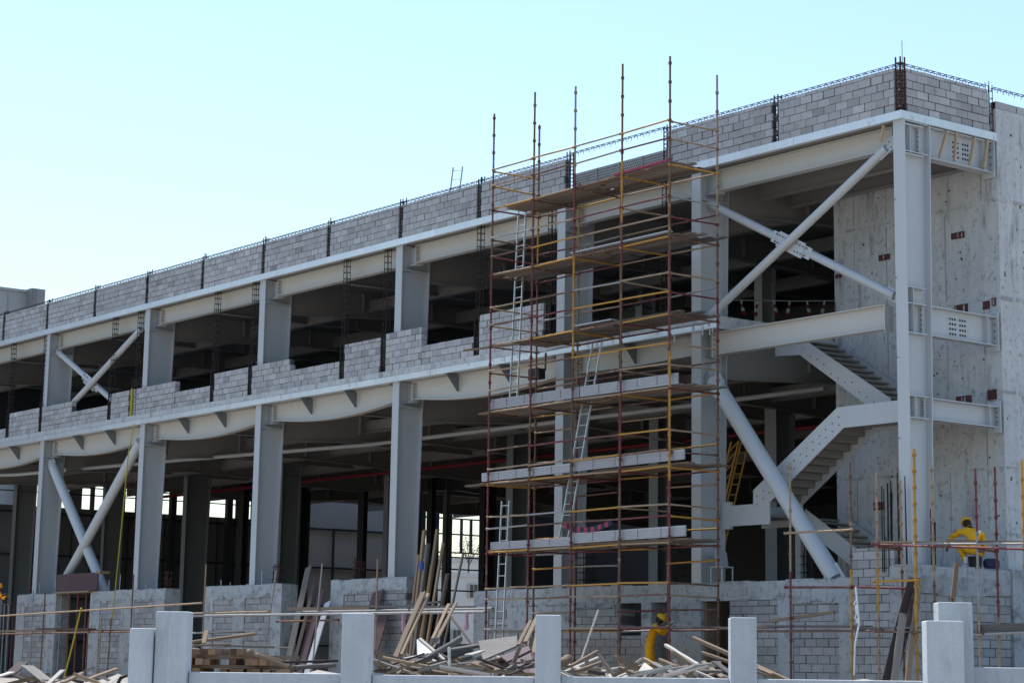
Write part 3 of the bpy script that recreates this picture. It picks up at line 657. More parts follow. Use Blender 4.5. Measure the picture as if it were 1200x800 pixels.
t = thing('white_building', 'low cream building with small dark windows seen through the open end of the frame', 'building', (-112, 66, 0))
b = MB(); b.box(-124, -110, 45, 70.0, 0, 8.9); b.box(-124, -109.9, 45, 70.1, 8.9, 9.25, tone=0.9); b.build('wall', 'far_wall', t)
b = MB()
for y in (50, 53, 56, 59, 62, 65.5): b.box(-109.98, -109.86, y, y + 0.08, 0.5, 7.3, tone=0.85)
b.build('panel_joint', 'far_wall', t)
for y, z in ((63.2, 3.6), (68.2, 7.2), (58.5, 6.4), (66.6, 3.5)):
    b = MB(); b.box(-109.97, -109.8, y, y + 0.9, z, z + 1.2); w = b.build('window', 'far_wall', t)
    b = MB(); b.box(-109.79, -109.78, y + 0.06, y + 0.42, z + 0.06, z + 1.14); b.box(-109.79, -109.78, y + 0.48, y + 0.84, z + 0.06, z + 1.14); b.build('pane', 'glass_dark', w)
for i, (y, h, w_, z) in enumerate(((93.5, 14.6, 4, 0), (96.5, 14.0, 4, 0), (90, 14.2, 5, 0))):
    b = MB(); b.box(-190, -180, y * 1.62 - 30 + i, y * 1.62 - 30 + w_ + i, 0, h); b.box(-190.2, -179.9, y * 1.62 - 30.2 + i, y * 1.62 - 29.8 + w_ + i, h, h + 0.5, tone=0.85)
    o = b.build('house', 'far_wall'); tag(o, ['pale house far behind the cream building, right of the middle one', 'pale house farthest right behind the cream building', 'pale house farthest left behind the cream building'][i], 'house', 'pale far off houses beyond the site')
b = MB(); b.box(-100.1, -100, 52, 64.2, 0, 3.4)
for k in range(12): b.box(-99.998, -99.95, 52, 64.2, 0.3 + k * 0.26, 0.42 + k * 0.26, tone=0.8)
tag(b.build('hoarding', 'dark_cladding'), 'dark ribbed hoarding standing low in front of the cream building', 'fence')
t = thing('tree', 'single thin crowned tree behind the cream building seen through the frame', 'tree', (-128, 81.3, 0))
b = MB(); b.tube((-128, 81.3, 0), (-127.9, 81.4, 11.6), 0.16, 8, r2=0.07)
rg = random.Random(3)
for k in range(12):
    a = k * 2.4; b.tube((-127.9, 81.4, 10.8 + 0.08 * k), (-127.9 + math.cos(a) * 1.4, 81.4 + math.sin(a) * 0.9, 12.2 + rg.uniform(0, 1.0)), 0.035, 5, r2=0.02)
b.build('trunk', 'bark', t)
b = MB()
for k in range(420):
    a = rg.uniform(0, 6.28); q = rg.gauss(0, 0.6); c = Vector((-127.9 + math.cos(a) * q * 1.3, 81.4 + math.sin(a) * q * 1.3, 12.6 + rg.gauss(0, 0.6)))
    d = Vector((rg.gauss(0, 1), rg.gauss(0, 1), rg.gauss(0, 1))).normalized() * 0.08; e = d.cross(Vector((rg.gauss(0, 1), rg.gauss(0, 1), rg.gauss(0, 1)))).normalized() * 0.05
    b.add([c - d, c + e, c + d, c - e], [(0, 1, 2, 3)], tone=rg.uniform(0.6, 1.5))
b.build('crown', 'leaf', t)

# ================================================================== main scaffold
TUBES = ['tube_red', 'tube_rust', 'tube_yellow', 'tube_tan', 'tube_grey']
SX = [-13.24, -11.43, -9.62, -7.68, -5.79]; YF, YB = -2.22, -0.60
scf = thing('tube_scaffold', 'tall rusty red and yellow tube scaffold with plank decks before the facade', 'scaffold', (-9.5, -1.4, 1.0))
def standard(x, y, segs, parent, lean=0.0, r=0.027, cups=0.5):
    """segs: list of (z, material) from the bottom, last z is the top"""
    mats = list(dict.fromkeys(s[1] for s in segs if s[1])); b = MB()
    for (za, ma), (zb, _) in zip(segs[:-1], segs[1:]):
        b.tube((x + lean * za, y, za), (x + lean * zb, y, zb), r, 8, mats.index(ma))
    zt = segs[-1][0]; z = segs[0][0] + 0.3
    while z < zt - 0.05:
        ma = [m_ for (zz, m_) in segs[:-1] if zz <= z][-1]; b.tube((x + lean * z, y, z - 0.035), (x + lean * z, y, z + 0.035), r * 1.65, 8, mats.index(ma), 0.8); z += cups
    b.tube((x + lean * (zt - 0.1), y, zt - 0.1), (x + lean * zt, y, zt), r * 0.75, 8, 0)
    b.box(x - 0.09, x + 0.09, y - 0.09, y + 0.09, segs[0][0] - 0.01, segs[0][0])
    return b.build('standard', mats, parent)
A, B_, C_, D_, E_ = TUBES
FS = [[(1.02, A), (12.5, B_), (16.95, None)], [(1.02, A), (6.1, B_), (8.2, A), (14.6, B_), (17.2, None)], [(1.02, A), (5.9, B_), (9.6, C_), (12.4, A), (14.6, D_), (17.0, None)],
      [(1.02, B_), (6.2, A), (8.8, B_), (11.9, A), (12.5, B_), (13.0, C_), (14.6, B_), (17.2, None)], [(1.02, A), (6.2, C_), (9.4, A), (12.0, B_), (17.0, None)]]
for x, sg in zip(SX, FS): standard(x, YF, sg, scf, lean=rr(-0.002, 0.002))
BS = [[(1.02, B_), (8.6, B_), (12.9, C_), (14.4, B_), (16.9, None)], [(1.02, B_), (9, D_), (12.6, C_), (14.4, B_), (14.9, None)], [(1.02, B_), (11.9, B_), (14.8, None)], [(1.02, B_), (8.8, D_), (12.4, C_), (14.5, None)], [(1.02, B_), (9.8, A), (11, B_), (12.6, D_), (16.8, None)]]
for x, sg in zip(SX, BS): standard(x, YB, sg, scf, lean=rr(-0.002, 0.002))
DECKS = [14.30, 12.42, 10.44, 8.60, 6.64, 4.78]
RAILS = [15.32, 14.86, 13.35, 12.85, 11.40, 10.92, 9.62, 9.10, 7.46, 6.94, 5.62, 4.98 + 0.35, 3.72, 3.42, 2.62]
rg = random.Random(11)
PICK = lambda: rg.choices(TUBES, (1.6, 2.6, 2.2, 4.2, 1.6))[0]
def ledger(p, q, nm='ledger', mt=None, parent=scf, r=0.024):
    b = MB(); p = Vector(p); q = Vector(q); j = Vector((0, 0, rg.uniform(-0.02, 0.02))); b.tube(p + j, q - j * 0.6, r, 8)
    for c, s in ((p + j, 1), (q - j * 0.6, -1)):
        d = (q - p).normalized() * 0.07 * s; b.tube(c, c + d, r * 1.5, 6, tone=0.8)
    return b.build(nm, mt or PICK(), parent)
for z in RAILS:                                        # front guard rails, one tube per bay
    for k in range(4):
        if z == 7.46 and k == 3: pass
        ledger((SX[k], YF - 0.03, z), (SX[k + 1], YF - 0.03, z))
for i, z in enumerate(DECKS):
    for k in range(4): ledger((SX[k], YF + 0.03, z - 0.09), (SX[k + 1], YF + 0.03, z - 0.09), mt=rg.choice(('tube_yellow', 'tube_tan', 'tube_tan', 'tube_rust')))
for z in (14.2, 13.1, 12.32, 11.2, 10.34, 9.3, 8.5, 7.2, 6.54, 5.1, 4.68, 2.6):  # back row
    for k in range(4):
        ledger((SX[k], YB + 0.03, z), (SX[k + 1], YB + 0.03, z), 'inner_ledger', mt=rg.choice(TUBES))
for z in RAILS[:14]:                                   # end frame rails towards the stair bay
    ledger((SX[4] + 0.02, YF, z - 0.03), (SX[4] + 0.02, YB, z - 0.03), 'transom')
for z in RAILS[:6] + [9.62]: ledger((SX[0] - 0.02, YF, z - 0.03), (SX[0] - 0.02, YB, z - 0.03), 'transom')
for z in DECKS:
    for x in SX: ledger((x, YF - 0.05, z - 0.13), (x, YB + 0.05, z - 0.13), 'transom', mt=rg.choice(('tube_rust', 'tube_red', 'tube_yellow', 'tube_rust')))
for z in (6.2, 4.3, 3.1, 8.05):
    for k in range(4):
        if rg.random() < 0.7: ledger((SX[k], YB - 0.03, z), (SX[k + 1], YB - 0.03, z), 'inner_ledger')
for z in (13.35, 11.4, 9.1, 7.46, 5.62):                # diagonal end ties seen on the right of the frame
    ledger((SX[3], YF, z), (SX[3], YB, z - 0.02), 'transom')
# planks of the decks
def deck(z, x0, x1, full=True, n=6):
    w = (YB - YF - 0.25) / n
    for k in range(n):
        y = YF + 0.14 + w * (k + 0.5); e0 = x0 + rg.uniform(-0.25, 0.15); e1 = x1 + rg.uniform(-0.25, 0.35); mid = e0 + (e1 - e0) * rg.uniform(0.4, 0.6)
        b = MB(); zz = z - 0.055 + rg.uniform(0, 0.012)
        b.obox((e0, y, zz + rg.uniform(0, .012)), (mid + 0.1, y + rg.uniform(-.01, .01), zz), w - rg.uniform(0.02, 0.05), 0.042, tone=rg.uniform(0.75, 1.2))
        b.obox((mid - 0.1, y + rg.uniform(-.015, .015), zz + 0.044), (e1, y, zz + 0.03), w - rg.uniform(0.02, 0.06), 0.040, tone=rg.uniform(0.75, 1.2))
        b.build('plank', rg.choice(('plank_wood', 'grey_wood', 'plank_wood', 'grey_wood')), scf)
deck(DECKS[0], -12.9, -5.75); deck(DECKS[1], -13.3, -5.6); deck(DECKS[2], -12.6, -5.7); deck(DECKS[3], -13.4, -5.5); deck(DECKS[4], -13.7, -5.5, n=5); deck(DECKS[5], -13.3, -5.6, n=5)
deck(2.66, -13.5, -4.9, n=4)
# perforated steel planks set on edge along the decks
def toe(x0, x1, y, z, h, cover=True, tilt=0.0):
    b = MB(); b.obox((x0, y, z + h / 2), (x1, y, z + h / 2 + rr(-.02, .03)), 0.045, h, tone=rr(.8, 1.05))
    n = int((x1 - x0) / 0.9)
    for k in range(1, n + 1):
        x = x0 + (x1 - x0) * k / (n + 1); b.box(x - 0.008, x + 0.008, y - 0.026, y - 0.0235, z + 0.02, z + h + tilt * k / n, 1)
    rows = 5
    for k in range(int((x1 - x0) / 0.06)):
        x = x0 + 0.06 + k * 0.06
        for r_ in range(rows):
            zc = z + h * (0.16 + 0.17 * r_); xo = x + 0.03 * (r_ % 2); b.box(xo - 0.011, xo + 0.011, y - 0.0255, y - 0.0232, zc - 0.011, zc + 0.011, 1, 3.0)
    b.build('toe_board', ['steel_plank', 'dark_patch'], scf)
toe(-13.35, -9.45, YF + 0.10, DECKS[3] - 0.01, 0.27); toe(-9.4, -5.6, YF + 0.10, DECKS[3] - 0.01, 0.27)
toe(-13.65, -9.8, YF + 0.10, DECKS[4] - 0.01, 0.23); toe(-9.7, -5.35, YF + 0.09, DECKS[4] + 0.02, 0.25)
toe(-13.2, -9.75, YF + 0.10, DECKS[5] - 0.02, 0.20); toe(-9.7, -5.3, YF + 0.09, DECKS[5] + 0.02, 0.26)
b = MB(); b.box(-12.45, -8.5, 0.06, 0.09, ZR + 0.195, ZR + 0.80)
for k in range(52):
    for r_ in range(7): b.box(-12.40 + k * 0.075 + 0.036 * (r_ % 2), -12.365 + k * 0.075 + 0.036 * (r_ % 2), 0.056, 0.0585, ZR + 0.25 + r_ * 0.075, ZR + 0.285 + r_ * 0.075, 1)
for k in range(5): b.box(-12.45 + k * 0.98, -12.42 + k * 0.98, 0.04, 0.0555, ZR + 0.195, ZR + 0.80)
tag(b.build('mesh_panel', ['tube_grey', 'dark_patch']), 'low perforated metal panel standing in the gap of the roof parapet', 'panel')
b = MB(); b.obox((-9.7, YF + 0.12, DECKS[2] + 0.04), (-8.2, YF + 0.2, DECKS[2] + 0.06), 0.22, 0.03); b.build('loose_plank', 'steel_plank', scf); b = MB(); b.obox((-9.8, YF + 0.1, DECKS[1] + 0.04), (-5.9, YF + 0.1, DECKS[1] + 0.05), 0.18, 0.03); b.build('loose_plank', 'steel_plank', scf)
for p, q, w_, h_ in (((-13.9, YF + 0.2, DECKS[3] - 0.08), (-12.4, YF + 0.3, DECKS[3] - 0.06), 0.2, 0.04), ((-14.9, YF + 0.3, DECKS[2] - 0.02), (-12.5, YF + 0.5, DECKS[2] - 0.06), 0.07, 0.05), ((-14.6, YF + 0.3, DECKS[4] - 0.07), (-12.6, YF + 0.4, DECKS[4] - 0.05), 0.2, 0.04)):
    b = MB(); b.obox(p, q, w_, h_); b.build('loose_plank', 'plank_wood', scf)
b = MB(); b.obox((-8.0, YF + 0.02, DECKS[0] - 0.02), (-5.9, YF + 0.02, DECKS[0] + 0.0), 0.05, 0.06); b.build('edge_tube', 'tape_red', scf)

def ladder(p, q, w, axis, n, label, mat='aluminium', r=0.021, cat='ladder', nm='ladder'):
    p = Vector(p); q = Vector(q); a = Vector(axis) * (w / 2); t = thing(nm, label, cat, p)
    for s in (-1, 1):
        b = MB(); b.obox(p + a * s, q + a * s, r * 1.2, r * 2.4, up=Vector(axis).cross(q - p)); b.build('stile', mat, t)
    b = MB()
    for k in range(n):
        c = p.lerp(q, (k + 0.6) / n); b.tube(c - a, c + a, r * 0.55, 6)
    b.build('rungs', mat, t); return t
ladder((-13.05, -1.55, 8.62), (-13.28, -1.15, 14.6), 0.34, (1, 0, 0), 20, 'long aluminium ladder at the left end of the scaffold between its upper decks')
ladder((-10.55, -1.75, 4.82), (-9.80, -1.25, 10.15), 0.38, (1, 0, 0), 18, 'aluminium ladder leaning to the right through the middle of the scaffold')
ladder((-13.2, -1.85, 1.02), (-13.32, -1.55, 6.12), 0.34, (1, 0, 0), 16, 'aluminium ladder standing on the ground inside the left end of the scaffold')
ladder((-22.45, 2.8, ZR + 0.19), (-22.2, 3.0, 17.8), 0.34, (0.85, 0.5, 0), 10, 'small grey ladder sticking up above the roof parapet', mat='tube_grey', r=0.02)
# two pieces of striped tape and a bag left on the scaffold
b = MB()
pts = [Vector((-10.0 + 0.14 * k, YF + 0.05, 5.28 - 0.16 * math.sin(k / 14 * math.pi))) for k in range(15)]
for k in range(14): b.obox(pts[k], pts[k + 1], 0.02, 0.13, mi=k % 2)
tag(b.build('barrier_tape', ['tape_red', 'navy_cloth']), 'sagging red and dark barrier tape tied across the lower scaffold', 'tape')
t = thing('flood_lamp', 'small black flood lamp clamped to the floor edge beside the upper ladder', 'lamp', (-13.5, -0.35, 9.6))
b = MB(); b.box(-13.75, -13.35, -0.42, -0.2, 9.62, 9.9); b.prism([(-13.8, -0.46, 9.58), (-13.3, -0.46, 9.58), (-13.35, -0.42, 9.62), (-13.75, -0.42, 9.62)], (0, 0, 0.34)); b.build('housing', 'hair_black', t)
b = MB(); b.box(-13.58, -13.52, -0.31, -0.03, 9.9, 9.94); b.box(-13.58, -13.52, -0.05, -0.03, 9.94, 10.4); b.build('arm', 'hair_black', t)
# warning flags on a line across the stair bay
t = thing('flag_line', 'line of hanging red and white warning tags across the upper stair bay opening', 'bunting', (-8, 5.1, 10.7))
b = MB(); P = [Vector((-12.6, 5.1, 12.40)), Vector((-10.5, 5.1, 12.12)), Vector((-8.6, 5.1, 11.86)), Vector((-6.6, 5.1, 11.62)), Vector((-5.7, 5.1, 11.52))]; b.path(P, 0.016, 6); b.build('line', 'tube_grey', t)
for k in range(9):
    u = 0.45 + k / 8 * 2.75; i = int(u); c = P[i].lerp(P[i + 1], u - i); b = MB()
    for j in range(4): b.obox(c - Vector((0.03 * j * (-1) ** k, 0, 0.11 * j)), c - Vector((0.03 * (j + 1) * (-1) ** k, 0, 0.11 * (j + 1))), 0.05 + 0.03 * j, 0.012, mi=j % 2)
    b.build('tag', ['white_cloth', 'tape_red'], t)
# chain hoists under the roof of the stair bay, boom inside
for k, (x, y, lb) in enumerate(((-5.2, 5.2, 'red chain hoist hanging under the roof, the left one of two'), (-4.35, 5.0, 'orange chain hoist hanging under the roof, the right one of two'))):
    t = thing('chain_hoist', lb, 'hoist', (x, y, 12.8), 'chain hoists under the roof')
    b = MB(); b.tube((x, y - 0.08, 13.25), (x, y + 0.08, 13.25), 0.2, 14); b.tube((x, y - 0.1, 13.25), (x, y + 0.1, 13.25), 0.09, 10); b.build('body', ['tape_red', 'tube_yellow'][k], t)
    b = MB(); b.tube((x, y, 13.4), (x, y, 14.1), 0.015, 5); b.tube((x - 0.09, y, 13.2), (x - 0.09, y, 12.3), 0.012, 5); b.tube((x + 0.09, y, 13.2), (x + 0.09, y, 12.5), 0.012, 5); b.build('chain', 'dark_steel', t)
t = thing('lift_boom', 'yellow lattice boom of a lift standing in the dark behind the stair', 'lift', (-13.3, 6, 1.2))
p, q = Vector((-13.2, 6, 4.6)), Vector((-11.95, 6, 8.2)); b = MB()
for s in (-1, 1):
    for e in (-1, 1): b.tube(p + Vector((0.16 * s, 0.2 * e, 0)), q + Vector((0.16 * s, 0.2 * e, 0)), 0.035, 6)
for k in range(12):
    a_ = p.lerp(q, k / 12); c = p.lerp(q, (k + 1) / 12); b.tube(a_ + Vector((-0.16, -0.2, 0)), c + Vector((0.16, -0.2, 0)), 0.02, 5); b.tube(a_ + Vector((0.16, 0.2, 0)), a_ + Vector((-0.16, 0.2, 0)), 0.02, 5)
b.build('boom', 'tube_yellow', t); b = MB(); b.box(-14.2, -12.4, 5.2, 6.8, 1.35, 2.2); b.box(-13.4, -13.0, 5.8, 6.2, 2.2, 4.7); b.build('base', 'tube_yellow', t)
b = MB()
for x in (-14.0, -12.6):
    for y in (5.15, 6.85): b.tube((x, y - 0.12, 1.42), (x, y + 0.12, 1.42), 0.35, 16)
b.build('wheels', 'hair_black', t)

# ================================================================== low scaffold on the right corner
sc2 = thing('corner_scaffold', 'low scaffold of yellow and rusty tubes round the building corner with a plank platform', 'scaffold', (0.5, -1.5, 1.0))
for (x, y, zt, sg) in ((-2.36, -1.5, 6.45, [(1.02, A), (3.9, D_)]), (-0.42, -1.5, 6.35, [(1.02, C_), (3.9, B_)]), (0.42, -1.5, 6.05, [(1.02, D_), (2.9, C_), (3.9, D_)]), (0.62, -0.9, 5.9, [(1.02, B_), (3.9, D_)]),
                       (1.53, -1.5, 6.5, [(1.02, C_)]), (2.0, -1.4, 6.1, [(1.02, B_), (3.6, D_)]), (3.32, -1.5, 5.95, [(1.02, D_), (3.0, E_), (4.6, A)]), (3.5, -1.1, 6.0, [(1.02, D_), (2.8, A)]), (4.56, -1.5, 6.05, [(1.02, C_)]), (4.72, -1.2, 5.8, [(1.02, B_), (3, C_)])):
    standard(x, y, sg + [(zt, None)], sc2, lean=rr(-0.006, 0.006), r=0.025 if (x, y) != (1.53, -1.5) else 0.031, cups=0.36 if x > -1 else 0.5)
for p, q, mt in (((-2.5, -1.53, 4.79), (-0.3, -1.53, 4.80), 'tube_tan'), ((-2.5, -1.53, 3.53), (-0.35, -1.53, 3.51), 'tube_red'), ((-0.4, -1.5, 3.5), (0.7, -0.9, 3.48), 'tube_red'), ((0.3, -1.54, 3.60), (1.7, -1.54, 3.62), 'tube_yellow'),
                 ((0.3, -1.55, 2.50), (3.5, -1.55, 2.46), 'tube_rust'), ((-3.9, -1.55, 2.55), (0.6, -1.55, 2.52), 'tube_rust'), ((1.5, -1.5, 4.40), (5.2, -1.5, 4.28), 'tube_grey'), ((0.3, -1.55, 4.42), (5.2, -1.55, 4.16), 'tube_red'), ((0.42, -1.5, 4.36), (0.62, -0.9, 4.36), 'tube_rust'), ((3.32, -1.5, 4.2), (3.5, -1.1, 4.2), 'tube_rust'), ((3.2, -1.55, 2.42), (5.5, -1.55, 2.50), 'tube_grey')):
    ledger(p, q, parent=sc2, mt=mt, r=0.026)
for (p, q, w, h, mt) in (((0.25, -1.35, 4.50), (2.6, -1.32, 4.40), 0.24, 0.045, 'fresh_wood'), ((0.3, -1.08, 4.50), (2.4, -1.05, 4.42), 0.24, 0.045, 'grey_wood'), ((2.4, -1.33, 4.45), (5.2, -1.33, 4.30), 0.24, 0.045, 'plank_wood'), ((2.3, -1.07, 4.46), (5.0, -1.07, 4.32), 0.24, 0.045, 'formply'),
                         ((3.2, -1.4, 2.56), (5.6, -1.4, 2.60), 0.10, 0.17, 'grey_wood'), ((-0.4, -1.35, 2.60), (2.6, -1.35, 2.58), 0.24, 0.045, 'grey_wood'), ((-3.2, -1.32, 2.66), (0.0, -1.36, 2.63), 0.24, 0.045, 'grey_wood'), ((-3.6, -1.1, 2.66), (-0.6, -1.1, 2.63), 0.24, 0.04, 'plank_wood'), ((-4.9, -1.25, 2.62), (-3.0, -1.2, 2.65), 0.3, 0.05, 'plank_wood'), ((-3.1, -1.4, 2.78), (-1.05, -1.38, 2.96), 0.08, 0.07, 'plank_wood')):
    b = MB(); b.obox(p, q, w, h); b.build('plank', mt, sc2)
tag(bpy.data.objects['corner_scaffold'])
for i, (p, q, w, h, mt, lb) in enumerate((((1.14, -2.2, 1.0), (0.81, -0.75, 3.7), 0.26, 0.05, 'dark_wood', 'dark wide board leaning against the corner plinth behind the yellow pole'),
                                          ((1.90, -2.3, 1.0), (1.10, -0.9, 3.6), 0.13, 0.05, 'fresh_wood', 'tan board leaning against the corner scaffold right of the dark board'),
                                          ((1.87, -2.7, 1.0), (1.25, -1.6, 2.9), 0.16, 0.05, 'grey_wood', 'short grey weathered board leaning in front of the corner scaffold'),
                                          ((1.45, -2.3, 1.0), (0.95, -0.85, 3.4), 0.12, 0.05, 'dark_wood', 'narrow dark board leaning left of the grey board at the corner'),
                                          ((2.02, -1.3, 1.0), (2.12, -0.8, 4.0), 0.10, 0.08, 'plank_wood', 'brown timber propped upright beside the corner plinth'))):
    tag(lbox(p, q, w, h, (0.78, -0.62, 0.1), 'leaning_board', mt), lb, 'board', 'boards leaning at the building corner')
b = MB(); b.path([Vector((-0.15, -1.62, 3.5)), Vector((-0.05, -1.66, 2.95)), Vector((-0.02, -1.66, 2.7)), Vector((-0.16, -1.66, 2.2)), Vector((-0.2, -1.66, 1.55))], 0.022, 6)
for k in range(5): b.obox((-0.1, -1.66, 3.2 - k * 0.1), (-0.1 + rr(-.06, .06), -1.68, 3.1 - k * 0.1), 0.05, 0.02)
tag(b.build('rope', 'white_cloth'), 'knotted pale rope hanging beside the yellow pole of the corner scaffold', 'rope')
# struts under the corner of the roof edge
for i, (y0, z0_, y1, z1_, lb) in enumerate(((1.30, 13.86, 1.62, 14.58, 'slanted timber strut under the roof corner, nearest the steel column'), (1.85, 13.86, 1.95, 14.58, 'almost upright timber strut under the roof corner, second from the column'), (2.42, 13.86, 2.62, 14.58, 'timber strut standing in front of the grid of bolt holes'), (2.94, 13.86, 3.10, 14.58, 'timber strut under the roof edge nearest the concrete core'))):
    b = MB(); b.obox((0.03 - i * 0.004, y0, z0_), (0.02, y1, z1_), 0.05, 0.075, up=(1, 0, 0)); tag(b.build('timber_strut', 'tan_wood'), lb, 'strut', 'timber struts under the roof corner')
b = MB(); b.obox((-0.75, 0.10, 14.2), (-0.62, 0.06, 14.58), 0.05, 0.06); tag(b.build('timber_strut', 'tan_wood'), 'short timber strut left of the corner column under the facade strip', 'strut', 'timber struts under the roof corner')
t = thing('chair', 'small pale plastic chair standing on the base wall beside the steel column', 'chair', (-6.6, 0.25, 3.82))
b = MB(); b.box(-6.85, -6.40, 0.1, 0.5, 4.18, 4.21); b.build('seat', 'steel_plank', t)
b = MB(); b.obox((-6.82, 0.5, 4.2), (-6.95, 0.55, 4.62), 0.04, 0.4, up=(0, 1, 0)); b.build('backrest', 'steel_plank', t)
for x, y in ((-6.83, 0.12), (-6.42, 0.12), (-6.83, 0.48), (-6.42, 0.48)):
    b = MB(); b.tube((x, y, 3.80), (x, y, 4.18), 0.018, 6); b.build('leg', 'steel_plank', t)

# ================================================================== low scaffold along the left base walls
sc3 = thing('plinth_scaffold', 'low run of grey tubes and planks along the left base walls', 'scaffold', (-31, -1.3, 1.0))
def tilt(x, y, z0_, z1_, lx, mt, r=0.026):
    b = MB(); b.tube((x, y, z0_), (x + lx, y, z1_), r, 8); b.box(x - .08, x + .08, y - .08, y + .08, z0_ - 0.01, z0_); b.build('standard', mt, sc3)
for (x, z1_, lx, mt) in ((-43.2, 4.3, -0.1, 'tube_grey'), (-42.3, 4.2, 0.05, 'tube_rust'), (-38.6, 3.3, 0.05, 'tube_rust'), (-37.6, 3.2, 0.05, 'tube_tan'), (-36.9, 3.2, 0.1, 'tube_rust'), (-35.3, 4.7, 0.05, 'tube_rust'), (-30.2, 4.9, 0.05, 'tube_tan'), (-26.4, 4.55, 0.75, 'tube_grey'), (-23.4, 4.7, 0.45, 'tube_grey'), (-19.9, 4.75, 0.0, 'tube_tan'), (-18.2, 3.3, 0, 'tube_rust'), (-46.6, 4.5, 0.05, 'tube_rust')):
    tilt(x, -1.3, 1.02, z1_, lx, mt)
for p, q, mt, r_ in (((-50, -1.36, 3.30), (-30.2, -1.36, 3.62), 'tube_tan', 0.03), ((-31.3, -1.36, 3.22), (-14.4, -1.36, 3.12), 'tube_grey', 0.04), ((-31.0, -1.30, 3.30), (-26, -1.30, 3.28), 'tube_tan', 0.03), ((-24, -1.28, 3.26), (-14.2, -1.28, 3.22), 'tube_grey', 0.03), ((-50, -1.3, 2.68), (-34.4, -1.3, 2.70), 'tube_rust', 0.03), ((-32, -1.3, 2.62), (-26.5, -1.3, 2.72), 'tube_grey', 0.03), ((-25.6, -1.25, 2.98), (-22, -1.25, 2.98), 'tube_rust', 0.03), ((-50, -1.1, 3.98), (-46.6, -1.1, 4.02), 'tube_tan', 0.04)):
    ledger(p, q, parent=sc3, mt=mt, r=r_)
for (p, q, w, h, mt) in (((-51, -1.1, 2.80), (-41.2, -1.15, 2.78), 0.3, 0.07, 'plank_wood'), ((-43, -1.12, 2.86), (-38.5, -1.15, 2.82), 0.3, 0.06, 'formply'), ((-40.5, -1.1, 2.79), (-34.6, -1.1, 2.74), 0.25, 0.06, 'plank_wood'), ((-25.0, -1.1, 3.36), (-20.4, -1.1, 3.32), 0.28, 0.09, 'plank_wood'), ((-22, -1.05, 3.40), (-15.4, -1.1, 3.28), 0.28, 0.06, 'grey_wood'), ((-18.8, -1.0, 3.38), (-17.1, -1.0, 3.46), 0.1, 0.06, 'grey_wood'), ((-30.4, -1.1, 2.66), (-28.0, -1.1, 2.68), 0.25, 0.08, 'grey_wood')):
    b = MB(); b.obox(p, q, w, h); b.build('plank', mt, sc3)
# yellow straps
b = MB(); b.path([Vector((-38.04, -0.10, 10.33)), Vector((-38.12, -0.25, 9.3)), Vector((-38.05, -0.4, 7.0)), Vector((-37.95, -0.6, 4.2)), Vector((-37.85, -0.75, 2.9))], 0.022, 6); tag(b.build('hose', 'yellow_rope'), 'thin yellow hose hanging from the floor edge down to the base wall', 'hose')
b = MB(); b.path([Vector((-38.8, -1.5, 3.57)), Vector((-39.33, -1.5, 2.25)), Vector((-39.9, -1.5, 1.02))], 0.035, 6); tag(b.build('strap', 'yellow_rope'), 'slanting yellow strap in front of the shoring props', 'strap')
b = MB(); b.box(-38.60, -38.50, -0.03, 0.02, IZ + 0.0, IZ + 1.02); tag(b.build('spirit_level', 'yellow_rope'), 'yellow spirit level standing in the slot between two upper block walls', 'level')
# shoring and formwork in the doorway between the two left base walls
t = thing('formwork_panel', 'stained purple formwork panel bridging the doorway between the left base walls', 'formwork', (-42.5, 0, 4.3))
b = MB(); b.box(-43.9, -40.4, -0.1, -0.05, 4.3, 4.95); b.build('panel', 'formply', t)
b = MB(); b.box(-44.0, -41.0, -0.15, 0.4, 4.22, 4.29); b.box(-40.55, -40.2, -0.12, 0.3, 4.9, 5.0); b.build('bearer', 'fresh_wood', t)
for k in range(8):
    x = -43.75 + k * 0.36; b = MB(); b.tube((x, 0.1 + 0.15 * (k % 2), 1.05), (x + rr(-.03, .03), 0.1 + 0.15 * (k % 2), 3.0), 0.03, 8); b.tube((x, 0.1 + 0.15 * (k % 2), 2.9), (x, 0.1 + 0.15 * (k % 2), 4.18), 0.024, 8); b.tube((x - 0.05, 0.1 + 0.15 * (k % 2), 2.96), (x + 0.05, 0.1 + 0.15 * (k % 2), 3.0), 0.045, 8)
    b.box(x - 0.07, x + 0.07, 0.02 + 0.15 * (k % 2), 0.18 + 0.15 * (k % 2), 4.18, 4.2)
    tag(b.build('shoring_prop', rg.choice(('tube_red', 'tube_rust', 'tube_grey', 'tube_rust'))), 'thin steel shoring prop under the purple formwork panel', 'prop', 'shoring props under the formwork panel')
for k in range(5):
    x = -49.5 + k * 0.42; b = MB(); b.tube((x, 0.2, 1.05), (x, 0.2, 3.9), 0.028, 8); b.box(x - .07, x + .07, .12, .28, 3.9, 3.92); b.tube((x, .2, 2.5), (x, .2, 2.58), 0.045, 8)
    tag(b.build('shoring_prop', rg.choice(('tube_red', 'tube_rust', 'tube_grey'))), 'thin steel shoring prop at the left edge beside the yellow worker', 'prop', 'shoring props at the left edge')
